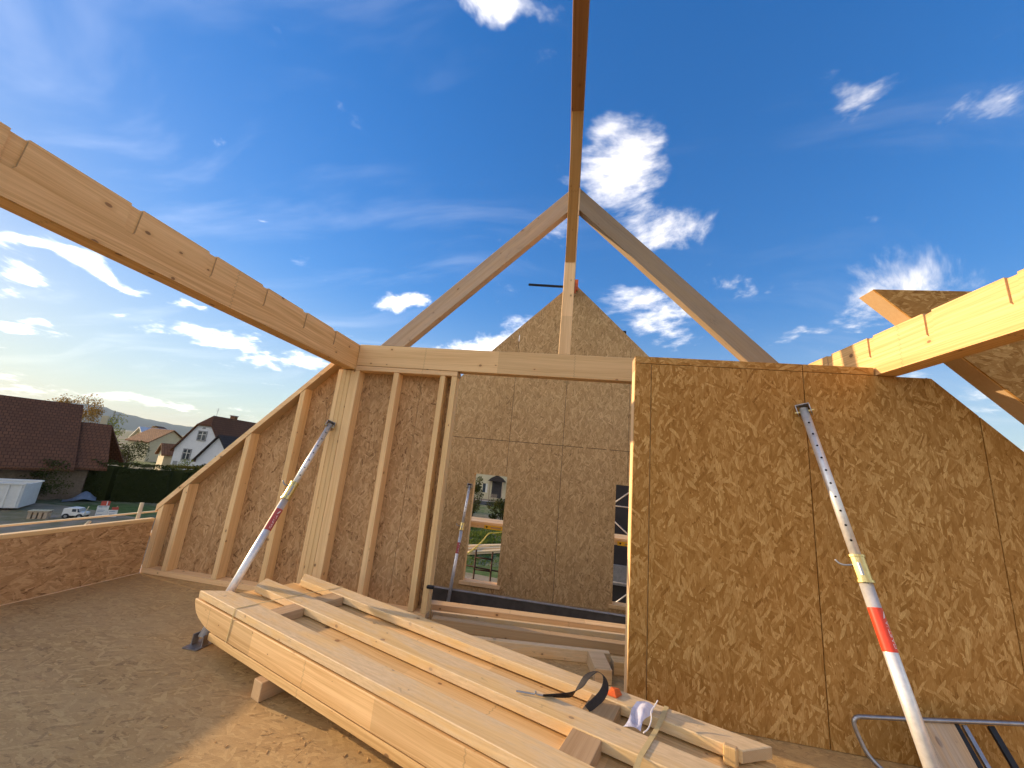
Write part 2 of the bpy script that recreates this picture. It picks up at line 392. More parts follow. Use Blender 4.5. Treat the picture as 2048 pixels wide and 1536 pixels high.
m, T = new_mat('ground_soil')
gc = T.n('ShaderNodeTexCoord').outputs['Object']
a = T.noise(gc, 0.05, 5, 0.6)
b = T.noise(gc, 1.5, 6, 0.65)
c = T.noise(gc, 14, 4, 0.6)
grass = T.mix(T.rng(b, .3, .7), (0.05, 0.085, 0.02, 1), (0.13, 0.17, 0.05, 1))
soil = T.mix(T.rng(c, .3, .7), (0.14, 0.11, 0.08, 1), (0.30, 0.25, 0.19, 1))
finish(T, T.mix(T.rng(T.m('ADD', a, T.m('MULTIPLY', b, .4)), .62, .80), grass, soil), 0.95, c, 0.5, 0.03, spec=0.1)
GROUND = m
m, T = new_mat('gravel')
gc = T.n('ShaderNodeTexCoord').outputs['Object']
b = T.noise(gc, 0.6, 6, 0.65)
c = T.noise(gc, 22, 4, 0.7)
finish(T, T.mix(T.rng(b, .35, .65), T.mix(c, (0.22, 0.16, 0.105, 1), (0.46, 0.36, 0.25, 1)), (0.20, 0.17, 0.08, 1)), 0.95, c, 0.6, 0.03, spec=0.1)
GRAVEL = m
m, T = new_mat('mountain_forest')
gc = T.n('ShaderNodeTexCoord').outputs['Object']
b = T.noise(gc, 0.004, 6, 0.6)
finish(T, T.mix(b, (0.03, 0.05, 0.025, 1), (0.09, 0.10, 0.05, 1)), 1.0, spec=0.0)
MOUNT = m
m, T = new_mat('plastic_film')
nz = T.noise(T.n('ShaderNodeTexCoord').outputs['Object'], 14, 3)
p = T.n('ShaderNodeBsdfPrincipled', {'Base Color': (0.70, 0.71, 0.86, 1), 'Roughness': 0.18, 'Specular IOR Level': 0.7, 'Alpha': 0.82,
                                     'Normal': T.n('ShaderNodeBump', {'Height': nz, 'Strength': 0.8, 'Distance': 0.02}).outputs[0]})
T.n('ShaderNodeOutputMaterial', {'Surface': p.outputs[0]})
FILM = m

# ------------------------------------------------------------------ geometry helpers
PM = {}


def thing(name, label, cat, loc=(0, 0, 0), group=None, mat=None):
    o = bpy.data.objects.new(name, None)
    COL.objects.link(o)
    o.empty_display_size = 0.1
    M = mat if mat is not None else Matrix.Translation(Vector(loc))
    o.matrix_world = M
    PM[o.name] = M.copy()
    tag(o, label, cat, group)
    return o


def tag(o, label=None, cat=None, group=None, kind=None):
    if label: o['label'] = label
    if cat: o['category'] = cat
    if group: o['group'] = group
    if kind: o['kind'] = kind
    elif label: o['kind'] = 'thing'
    return o


def link(o, parent=None, M=None, local=False):
    COL.objects.link(o)
    M = M if M is not None else Matrix.Identity(4)
    PM[o.name] = M.copy()
    if parent is None:
        o.matrix_world = M
    else:
        o.parent = parent
        if not local:
            o.matrix_parent_inverse = PM[parent.name].inverted()
        else:
            PM[o.name] = PM[parent.name] @ M
        o.matrix_basis = M
    return o


SCL = 1.0        # size factor for things built in a local frame


def mesh(name, verts, faces, mats, parent=None, M=None, grain=0, bevel=0.0, local=False, smooth=False, segs=1):
    """one mesh object with UVs in metres: u runs along the grain axis, end faces take the second material"""
    if not isinstance(mats, (list, tuple)): mats = [mats]
    if SCL != 1.0 and local: verts = [(a * SCL, b * SCL, c * SCL) for a, b, c in verts]
    me = bpy.data.meshes.new(name)
    bm = bmesh.new()
    vs = [bm.verts.new(v) for v in verts]
    for f in faces:
        try: bm.faces.new([vs[i] for i in f])
        except ValueError: pass
    bmesh.ops.recalc_face_normals(bm, faces=bm.faces)
    if bevel > 0:
        bmesh.ops.bevel(bm, geom=[e for e in bm.edges if len(e.link_faces) == 2 and e.calc_face_angle(0) > 0.5], offset=bevel, segments=segs, affect='EDGES', clamp_overlap=True)
    uvl = bm.loops.layers.uv.new('UVMap')
    oth = [i for i in range(3) if i != grain]
    for f in bm.faces:
        n = [abs(x) for x in f.normal]
        k = n.index(max(n))
        if k == grain:
            ua, va, off = oth[0], oth[1], 0.0
            f.material_index = min(1, len(mats) - 1)
        else:
            ua, va = grain, [i for i in oth if i != k][0]
            off = 1.37 * k + (0.71 if f.normal[k] > 0 else 0.0)
        for l in f.loops:
            l[uvl].uv = (l.vert.co[ua] + off * 3.1, l.vert.co[va] + off)
        f.smooth = smooth
    bm.to_mesh(me)
    bm.free()
    for mm in mats: me.materials.append(mm)
    return link(bpy.data.objects.new(name, me), parent, M, local)


def prism_data(poly, c0, c1, axis):
    """polygon in the two other axes, extruded along axis"""
    def P(a, b, c):
        return (c, a, b) if axis == 0 else ((a, c, b) if axis == 1 else (a, b, c))
    n = len(poly)
    v = [P(a, b, c0) for a, b in poly] + [P(a, b, c1) for a, b in poly]
    f = [tuple(range(n)), tuple(range(2 * n - 1, n - 1, -1))] + [(i, (i + 1) % n, n + (i + 1) % n, n + i) for i in range(n)]
    return v, f


def prism(name, poly, c0, c1, axis, mats, parent=None, M=None, grain=0, bevel=0.0, **k):
    v, f = prism_data(poly, c0, c1, axis)
    return mesh(name, v, f, mats, parent, M, grain, bevel, **k)


def box(name, lo_, hi_, mats, parent=None, M=None, grain=None, bevel=0.0, **k):
    d = [hi_[i] - lo_[i] for i in range(3)]
    g = d.index(max(d)) if grain is None else grain
    return prism(name, [(lo_[0], lo_[1]), (hi_[0], lo_[1]), (hi_[0], hi_[1]), (lo_[0], hi_[1])], lo_[2], hi_[2], 2, mats, parent, M, g, bevel, **k)


class Acc:
    """collect several shapes for one mesh (one part)"""

    def __init__(s): s.v, s.f = [], []

    def add(s, vf, M=None):
        o = len(s.v)
        s.v += [tuple(M @ Vector(p)) if M else p for p in vf[0]]
        s.f += [tuple(i + o for i in q) for q in vf[1]]
        return s

    def box(s, lo_, hi_, M=None):
        return s.add(prism_data([(lo_[0], lo_[1]), (hi_[0], lo_[1]), (hi_[0], hi_[1]), (lo_[0], hi_[1])], lo_[2], hi_[2], 2), M)

    def tube(s, a, b, r, n=10, r2_=None, M=None):
        a, b = Vector(a), Vector(b)
        z = (b - a).normalized()
        x = z.orthogonal().normalized()
        y = z.cross(x)
        r2_ = r if r2_ is None else r2_
        v = [tuple(a + (x * math.cos(t) + y * math.sin(t)) * r) for t in [2 * math.pi * i / n for i in range(n)]]
        v += [tuple(b + (x * math.cos(t) + y * math.sin(t)) * r2_) for t in [2 * math.pi * i / n for i in range(n)]]
        f = [tuple(range(n - 1, -1, -1)), tuple(range(n, 2 * n))] + [(i, (i + 1) % n, n + (i + 1) % n, n + i) for i in range(n)]
        return s.add((v, f), M)

    def path(s, pts, r, n=8, closed=False):
        pts = [Vector(p) for p in pts]
        N = len(pts)
        rings = []
        prevx = None
        for i, p in enumerate(pts):
            a = pts[(i - 1) % N] if (i > 0 or closed) else pts[0]
            b = pts[(i + 1) % N] if (i < N - 1 or closed) else pts[-1]
            z = (b - a).normalized()
            x = z.orthogonal().normalized() if prevx is None else (prevx - z * prevx.dot(z)).normalized()
            prevx = x
            y = z.cross(x)
            rings.append([tuple(p + (x * math.cos(t) + y * math.sin(t)) * r) for t in [2 * math.pi * k / n for k in range(n)]])
        v = [q for rg in rings for q in rg]
        f = []
        for i in range(N if closed else N - 1):
            j = (i + 1) % N
            f += [(i * n + k, i * n + (k + 1) % n, j * n + (k + 1) % n, j * n + k) for k in range(n)]
        if not closed: f += [tuple(range(n - 1, -1, -1)), tuple((N - 1) * n + k for k in range(n))]
        return s.add((v, f))

    def build(s, name, mats, parent=None, M=None, **k):
        return mesh(name, s.v, s.f, mats, parent, M, **k)


def clip(poly, a, b, c):
    """keep a*x+b*y <= c"""
    out = []
    for i, p in enumerate(poly):
        q = poly[(i + 1) % len(poly)]
        dp, dq = a * p[0] + b * p[1] - c, a * q[0] + b * q[1] - c
        if dp <= 0: out.append(p)
        if dp * dq < 0:
            t = dp / (dp - dq)
            out.append((p[0] + (q[0] - p[0]) * t, p[1] + (q[1] - p[1]) * t))
    return out


def rect(x0, x1, z0, z1): return [(x0, z0), (x1, z0), (x1, z1), (x0, z1)]


def smoothpath(pts, sub=6):
    pts = [Vector(p) for p in pts]
    out = []
    for i in range(len(pts) - 1):
        p0, p1, p2, p3 = pts[max(i - 1, 0)], pts[i], pts[i + 1], pts[min(i + 2, len(pts) - 1)]
        for k in range(sub):
            t = k / sub
            out.append(0.5 * ((2 * p1) + (p2 - p0) * t + (2 * p0 - 5 * p1 + 4 * p2 - p3) * t * t + (3 * p1 - p0 - 3 * p2 + p3) * t ** 3))
    out.append(pts[-1])
    return out


GZ = -5.5                    # ground level outside, two storeys below
KV = 1.53


def kv(x, y): return (CAM.x + KV * (x - CAM.x), CAM.y + KV * (y - CAM.y))


# ------------------------------------------------------------------ setting: floor, lower level, ground, hills
RL, RR_ = 5.936, 5.757       # left roof line z = RL + x (at y=.97), right roof line z = RR_ - x (at y=0)
fl = tag(box('floor', (-5.09, -6.0, -0.22), (5.1, 1.08, -0.022), DARKC, grain=0), kind='structure')
yy, row = 1.08, 0
while yy > -5.99:
    y0 = max(-6.0, yy - 0.675)
    xx = -5.09 - (1.25 if row % 2 else 0)
    while xx < 5.09:
        a, b = max(xx, -5.09), min(xx + 2.5, 5.1)
        if b - a > .02: box('floor_panel', (a + .0006, y0 + .0006, -0.0215), (b - .0006, yy - .0006, random.uniform(-.0007, 0)), OSB_FL, fl, grain=0)
        xx += 2.5
    yy, row = y0, row + 1
tag(box('lower_floor', (-5.0, 1.085, -1.02), (5.0, 4.18, -0.82), DARKC), kind='structure')
tag(mesh('ground', [(-9400, -9400, GZ), (9400, -9400, GZ), (9400, 9400, GZ), (-9400, 9400, GZ)], [(0, 1, 2, 3)], GROUND), kind='structure')
tag(mesh('gravel_yard', [(*kv(x, y), GZ + .005) for x, y in ((-46, -14), (-9, -20), (-6.5, 10), (-22, 15.5), (-29, 16.0), (-46, 12))], [(0, 1, 2, 3, 4, 5)], GRAVEL), kind='structure')
prof = [(30, .55), (36, .6), (40, .7), (44, .75), (47, .95), (49, 1.05), (50.5, 1.12), (52, 1.3), (53.4, 1.5), (54.6, 1.72), (55.6, 2.0), (56.5, 2.1), (57.5, 2.15), (59, 2.05), (60.5, 1.8), (62, 1.75), (64, 1.95), (68, 1.8), (75, 1.6), (85, 1.4), (100, 1.0), (115, .5)]
tag(mesh('soil_patch', [(-9, 6.5, GZ + .006), (4, 6.5, GZ + .006), (4, 22, GZ + .006), (-9, 24, GZ + .006)], [(0, 1, 2, 3)], GRAVEL), kind='structure')
vs, fs = [], []
K = 220
for i in range(K):
    az = 30 + 85 * i / (K - 1)
    for (a0, e0), (a1, e1) in zip(prof, prof[1:]):
        if a0 <= az <= a1: el = e0 + (e1 - e0) * (az - a0) / (a1 - a0); break
    el += 0.035 * math.sin(az * 5.1) + 0.02 * math.sin(az * 13.7 + 1) + 0.012 * math.sin(az * 31)
    for d, fr in ((6800, 0.0), (7200, 0.35), (7700, 0.72), (8200, 1.0), (8800, 0.6), (9200, 0.0)):
        z = GZ + (8200 * math.tan(R(el)) + 4.7) * fr * (1 + (0.12 * math.sin(az * 7.3 + d) if 0 < fr < 1 else 0))
        vs.append((CAM.x - math.sin(R(az)) * d, CAM.y + math.cos(R(az)) * d, z))
for i in range(K - 1):
    for k in range(5): fs.append((i * 6 + k, i * 6 + 6 + k, i * 6 + 7 + k, i * 6 + k + 1))
tag(mesh('hills', vs, fs, MOUNT, smooth=True), kind='structure')

# storey below this floor
st = thing('lower_storey', 'block walls of the storey below the unfinished timber attic', 'wall', (0, 0, GZ))
box('block_wall', (-5.05, -5.95, GZ), (-4.8, 4.15, -0.24), CONC, st)
box('block_wall', (4.8, -5.95, GZ), (5.05, 4.15, -0.24), CONC, st)
box('block_wall', (-4.78, -5.95, GZ), (4.78, -5.7, -0.24), CONC, st)
box('block_wall', (-4.78, 3.95, GZ), (4.78, 4.15, -1.03), CONC, st)

# ------------------------------------------------------------------ right partition wall (closed with OSB on the near side)
w = thing('partition_wall', 'tall brown OSB partition wall right of the doorway', 'wall', (0.645, 0, 0))
cuts = [0.645, 0.789, 2.039, 3.289, 4.539, 5.1]
g = 0.0036
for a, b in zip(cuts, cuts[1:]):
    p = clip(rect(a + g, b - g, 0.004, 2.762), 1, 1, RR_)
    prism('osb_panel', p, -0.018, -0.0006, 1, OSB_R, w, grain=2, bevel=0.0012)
for a, b in ((0.647, 2.0365), (2.0415, 2.583)):
    box('osb_strip', (a, -0.018, 2.7665), (b, -0.0006, 2.83), OSB_R, w, grain=0, bevel=0.001)
box('bottom_plate', (0.647, 0, 0.002), (5.09, 0.14, 0.06), [SPRUCE, ENDG], w)
for x in (0.647, 0.76, 1.385, 2.01, 2.55):
    box('stud', (x, 0.0, 0.062), (x + 0.06, 0.14, 2.70), [SPRUCE, ENDG], w, grain=2, bevel=0.002)
for x in (3.26, 3.885, 4.51):
    box('stud', (x, 0.0, 0.062), (x + 0.06, 0.14, RR_ - x - 0.15), [SPRUCE, ENDG], w, grain=2)
box('top_plate', (0.647, 0.0, 2.702), (3.0, 0.14, 2.762), [SPRUCE, ENDG], w)
box('top_plate', (0.647, 0.0, 2.764), (2.58, 0.14, 2.826), [SPRUCE, ENDG], w)
prism('sloped_rail', [(2.98, RR_ - 2.98 - 0.004), (5.1, RR_ - 5.1 - 0.004), (5.1, RR_ - 5.1 - 0.09), (2.98, RR_ - 2.98 - 0.09)], 0.0, 0.14, 1, [SPRUCE, ENDG], w)
for n_ in [(0.95, 2.35), (0.97, 1.6)]: pass

# ------------------------------------------------------------------ left stud wall (OSB on the far side)
w = thing('stud_wall', 'open stud wall with OSB backing and sloping top left of the doorway', 'wall', (-3.2, 0.97, 0))
YN, YF = 0.97, 1.11
cuts = [-5.09, -4.35, -3.10, -1.85, -1.342]
for a, b in zip(cuts, cuts[1:]):
    p = clip(rect(a + 0.002, b - 0.002, 0.003, 2.83), -1, 1, RL - 0.03)
    prism('osb_panel', p, YF + 0.0005, YF + 0.016, 1, OSB_L, w, grain=2)
box('bottom_plate', (-5.09, YN + 0.002, 0.001), (-1.34, YF, 0.06), [SPRUCE2, ENDG], w, grain=0, bevel=0.002)
for x, wd in ((-5.088, 0.07), (-4.80, 0.07), (-4.08, 0.07), (-3.44, 0.07), (-2.957, 0.058), (-2.897, 0.058), (-2.837, 0.058), (-2.775, 0.115), (-2.182, 0.068), (-1.557, 0.066), (-1.407, 0.068)):
    zt = min(2.766, RL + x - 0.09) if x < -2.96 else 2.766
    if x < -2.96:
        v, f = prism_data([(x, 0.062), (x + wd, 0.062), (x + wd, min(2.80, RL + x + wd - 0.088)), (x, RL + x - 0.088)], YN, YF, 1)
        mesh('stud', v, f, [SPRUCE2, ENDG], w, grain=2, bevel=0.003)
    else:
        box('stud', (x, YN, 0.062), (x + wd, YF, zt), [SPRUCE2, ENDG], w, grain=2, bevel=0.003)
box('top_plate', (-2.717, YN - 0.004, 2.769), (-1.335, YF + 0.014, 2.829), [SPRUCE, ENDG], w, grain=0, bevel=0.003)
prism('sloped_rail', [(-5.12, RL - 5.12), (-2.905, RL - 2.905), (-2.905, RL - 2.905 - 0.085), (-5.12, RL - 5.12 - 0.085)], YN - 0.006, YF + 0.03, 1, [SPRUCE2, ENDG], w, bevel=0.002)

# ------------------------------------------------------------------ knee walls
def knee(x_in, sgn, y1, label):
    k = thing('knee_wall', label, 'wall', (x_in, -2, 0))
    y = -6.0
    for ye in ([-4.2, -1.7, y1] if sgn < 0 else [-4.2, -1.7, y1]):
        a, b = sorted((x_in, x_in + sgn * 0.016))
        box('osb_panel', (a, y + 0.002, 0.002), (b, ye - 0.002, 0.612), OSB_L, k, grain=1)
        y = ye
    a, b = sorted((x_in + sgn * 0.018, x_in + sgn * 0.058))
    box('frame', (a, -6.0, 0.0), (b, y1, 0.612), SPRUCE, k, grain=1)
    a, b = sorted((x_in - sgn * 0.004, x_in + sgn * 0.066))
    box('top_plate', (a, -6.0, 0.614), (b, -2.35, 0.654), [SPRUCE2, ENDG], k, grain=1, bevel=0.002)
    box('top_plate', (a, -2.346, 0.614), (b, y1, 0.654), [SPRUCE2, ENDG], k, grain=1, bevel=0.002)
    return k


knee(-5.09, -1, 0.965, 'low OSB knee wall with pale timber cap at left edge')
knee(5.1, 1, -0.03, 'low OSB knee wall on the far right beyond the partition')

# ------------------------------------------------------------------ beams
E2 = [GLULAM, ENDG]


def purlin(name, label, xi, sgn, y0, y1, z0, z1, notches):
    """xi = inner face; outward direction sgn; slots cut from the top of the inner face"""
    prof = [(y0, z0), (y1, z0), (y1, z1)]
    cap = [(y0, z0), (y1, z0), (y1, z1)]
    for c in sorted(notches, reverse=True):
        a, b = c + 0.034, c - 0.034
        prof += [(a, z1), (a - .004, z1 - 0.165), (a - .016, z1 - .183), (b + .016, z1 - 0.183), (b + .004, z1 - .165), (b, z1)]
        cap += [(a, z1), (a, z1 - 0.008), (b, z1 - 0.008), (b, z1)]
    prof.append((y0, z1))
    cap.append((y0, z1))
    A = Acc()
    a0, a1 = sorted((xi, xi + sgn * 0.013))
    b0, b1 = sorted((xi + sgn * 0.0132, xi + sgn * 0.16))
    A.add(prism_data(prof, a0, a1, 0))
    A.add(prism_data(cap, b0, b1, 0))
    return tag(A.build(name, E2, grain=1), label, 'beam', 'long roof beams')


purlin('purlin_beam', 'long notched roof beam running from upper left to the header', -2.722, -1, -6.0, 1.112, 2.775, 3.112, [-2.80 - .535 * 2, -2.80 - .535, -2.80, -2.26, -1.724, -1.188, -0.66, -0.116, 0.41])
purlin('purlin_beam', 'notched roof beam lying on the right OSB wall', 2.596, 1, -6.0, 2.1, 2.768, 3.112, [-3.2, -2.67, -2.13, -1.6, -1.06, -0.53, 0.0, 0.52])
tag(box('header_beam', (-2.7195, 0.968, 2.834), (2.59, 1.108, 3.122), [SPRUCE, ENDG], grain=0, bevel=0.004), 'horizontal header beam spanning above the doorway', 'beam')
tag(box('king_post', (-0.098, 0.972, 3.1225), (0.042, 1.10, 5.498), [SPRUCE, ENDG], grain=2, bevel=0.004), 'upright king post standing on the middle of the header', 'post')
tag(box('ridge_beam', (-0.106, -6.0, 5.50), (0.030, 4.188, 5.78), [DARKW, ENDG], grain=1, bevel=0.004), 'dark brown ridge beam running overhead toward the viewer', 'beam')


def inclined(name, pts3, wvec, d, mats, label, cat, group=None):
    """timber whose side profile is given by 3D points in a plane; grain follows d"""
    d = Vector(d).normalized()
    wv = Vector(wvec)
    y = wv.normalized()
    n_ = d.cross(y)
    o = Vector(pts3[0])
    F = Matrix(((d.x, y.x, n_.x, o.x), (d.y, y.y, n_.y, o.y), (d.z, y.z, n_.z, o.z), (0, 0, 0, 1)))
    Fi = F.inverted()
    q = [Fi @ Vector(p) for p in pts3]
    return tag(prism(name, [(c.x, c.z) for c in q], 0, wv.length, 1, mats, None, F, grain=0, bevel=0.003), label, cat, group)


inclined('knee_brace', [(-.093, .9715, 4.37), (-.093, -.150, 5.499), (-.093, .045, 5.499), (-.093, .9715, 4.57)], (.122, 0, 0), (0, -1, 1), [RIDGEW, ENDG], 'orange-brown diagonal brace between king post and ridge beam', 'brace')
zr = 5.54
for sg, xe, lb in ((-1, -0.0985, 'grey-brown strut rising from left of header to the king post'), (1, 0.0425, 'grey-brown strut rising from right of header to the king post')):
    cxr = -0.018
    za = zr - abs(xe - cxr)
    P_ = [(xe, 0.973, za), (cxr + sg * (zr - 3.1245), 0.973, 3.1245), (cxr + sg * (zr - 0.325 - 3.1245), 0.973, 3.1245), (xe, 0.973, za - 0.325)]
    inclined('strut', P_, (0, 0.118, 0), (sg, 0, -1), [RAFTW if sg < 0 else RAFTW2, ENDG], lb, 'strut', 'pair of struts over the doorway')

# dormer cheek at the right
dc = thing('dormer_cheek', 'triangular OSB dormer side panel behind the right roof beam', 'wall panel', (3.4, -0.2, 2.9))
SUMC, ZT, Y0, Y1 = 5.885, 3.42, -0.256, -0.108
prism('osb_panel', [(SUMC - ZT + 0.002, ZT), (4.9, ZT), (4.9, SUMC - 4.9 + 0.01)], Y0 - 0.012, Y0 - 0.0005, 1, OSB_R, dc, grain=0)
prism('sloped_rail', [(SUMC - ZT, ZT), (SUMC - ZT + 0.1, ZT), (4.9, SUMC - 4.9 + 0.1), (4.9, SUMC - 4.9)], Y0, Y1, 1, [STACKW, ENDG], dc, grain=0, bevel=0.003)
box('top_rail', (SUMC - ZT + 0.102, Y0, ZT - 0.07), (4.9, Y1, ZT - 0.001), [SPRUCE, ENDG], dc)

# ------------------------------------------------------------------ far gable wall
gw = thing('gable_wall', 'far weathered OSB gable wall seen through the doorway', 'wall', (0, 4.2, -0.62))
AP = 5.81
cols = [-5.1, -4.85, -3.6, -2.35, -1.09, -0.004, 1.26, 2.5, 3.75, 5.1]
WIN = (-1.735, -1.062, -0.47, 1.53)
DOR = (1.055, 1.95, -0.50, 1.59)
zs = [(-0.62, 2.234), (2.243, 5.85)]
for zi, (z0, z1) in enumerate(zs):
    for a, b in zip(cols, cols[1:]):
        a, b = a + 0.004, b - 0.004
        pieces = [rect(a, b, z0, z1)]
        if zi == 0:
            for (h0, h1, k0, k1) in (WIN, DOR):
                if h0 < b and h1 > a:
                    nw = []
                    for q in pieces:
                        x0, x1 = q[0][0], q[1][0]
                        y0, y1 = q[0][1], q[2][1]
                        l, r_ = max(x0, h0), min(x1, h1)
                        if l >= r_ or y1 < k0 or y0 > k1: nw.append(q); continue
                        if l > x0 + .01: nw.append(rect(x0, l, y0, y1))
                        if r_ < x1 - .01: nw.append(rect(r_, x1, y0, y1))
                        if k1 < y1: nw.append(rect(l, r_, k1, y1))
                        if k0 > y0 + .01: nw.append(rect(l, r_, y0, k0))
                    pieces = nw
        for q in pieces:
            q = clip(clip(q, 1, 1, AP), -1, 1, AP)
            if len(q) > 2: prism('osb_panel', q, 4.2, 4.216, 1, OSB_F, gw, grain=2 if zi == 0 else 2)
for sg in (-1, 1):
    p = [(0, AP - 0.003), (sg * 5.1, AP - 5.103), (sg * 5.1, AP - 5.2), (0, AP - 0.1)]
    prism('sloped_rail', p, 4.2165, 4.36, 1, [SPRUCE, ENDG], gw)
box('bottom_plate', (-4.7, 4.19, -0.745), (4.7, 4.36, -0.625), BROWNW, gw)
x = -4.6
for xs in (-4.6, -3.975, -3.35, -2.725, -2.1, -0.5, 0.4, 0.85, 2.1, 2.725, 3.35, 3.975, 4.6):
    box('stud', (xs, 4.2165, -0.62), (xs + 0.06, 4.36, AP - abs(xs) - 0.2), SPRUCE, gw, grain=2)
for xs in (-3.63, -2.38, -0.034, 1.23, 2.47, 3.72):  # dark strips added behind the seams to stop light and darken the gaps
    box('seam_backing', (xs, 4.2170, 1.65 if abs(xs - 1.23) < .1 else -0.62), (xs + 0.06, 4.25, AP - abs(xs) - 0.2), DARKB, gw, grain=2)
box('seam_backing', (-3.4, 4.2168, 2.20), (3.4, 4.26, 2.28), DARKB, gw, grain=0)
box('seam_backing', (-1.12, 4.2170, 1.60), (-1.06, 4.25, 4.4), DARKB, gw, grain=2)
for (h0, h1, k0, k1), nm in ((WIN, 'window_frame'), (DOR, 'window_frame')):
    A = Acc()
    A.box((h0 - 0.05, 4.2165, k0), (h0 - 0.0005, 4.37, k1)).box((h1 + 0.0005, 4.2165, k0), (h1 + 0.05, 4.37, k1)).box((h0 - 0.05, 4.2165, k1 + 0.0005), (h1 + 0.05, 4.37, k1 + 0.05))
    A.build(nm, SPRUCE2, gw, grain=2)
    box('sill', (h0 - 0.06, 4.17, k0 - 0.06), (h1 + 0.06, 4.37, k0 - 0.0005), [SPRUCE, ENDG], gw)
tag(box('concrete_kerb', (-4.7, 3.64, -0.818), (4.7, 3.70, -0.50), DARKC, bevel=0.008), 'low concrete kerb at the foot of the far gable wall', 'kerb')  # shade of the front face is put into the dark colour
tag(box('kerb_lit_top', (-4.7, 3.632, -0.4995), (4.7, 3.695, -0.482), CONC, bevel=0.004), 'thin pale strip painting the lit top of the concrete kerb', 'coping')  # pale strip added to paint the kerb top lighter, as the light falls
tag(box('timber_support', (-2.4, 4.0, -0.82), (2.4, 4.16, -0.748), BROWNW), 'dark timber packing under the far gable wall', 'timber')
tag(Acc().tube((-1.0, 4.26, 5.77), (0.06, 4.26, 5.725), 0.028, 8).build('steel_bar', BLACK), 'thin black bar sticking out left at the far gable peak', 'bar')
ob = Acc().box((0.0, 4.14, 5.60), (0.10, 4.19, 5.86)).box((0.02, 4.12, 5.52), (0.06, 4.14, 5.7))
tag(ob.build('orange_strap', ORANGE, bevel=0.008), 'small orange strap at the peak of the far gable', 'strap')
tag(Acc().box((1.05, 4.22, AP - 1.13), (1.16, 4.3, AP - 1.07)).build('gable_clip', BLACK, bevel=0.005), 'tiny black clip on right slope of the far gable', 'clip')

# side walls of the far room
for x0, x1, lb in ((-5.1, -4.98, 'low outer wall left of the far room behind the stud wall'), (4.98, 5.1, 'low outer wall right of the far room behind the partition')):
    k = thing('outer_wall', lb, 'wall', ((x0 + x1) / 2, 2.6, -1))
    box('osb_panel', (x0, 1.14, -1.0), (x1, 4.19, 0.64), OSB_F, k, grain=1)

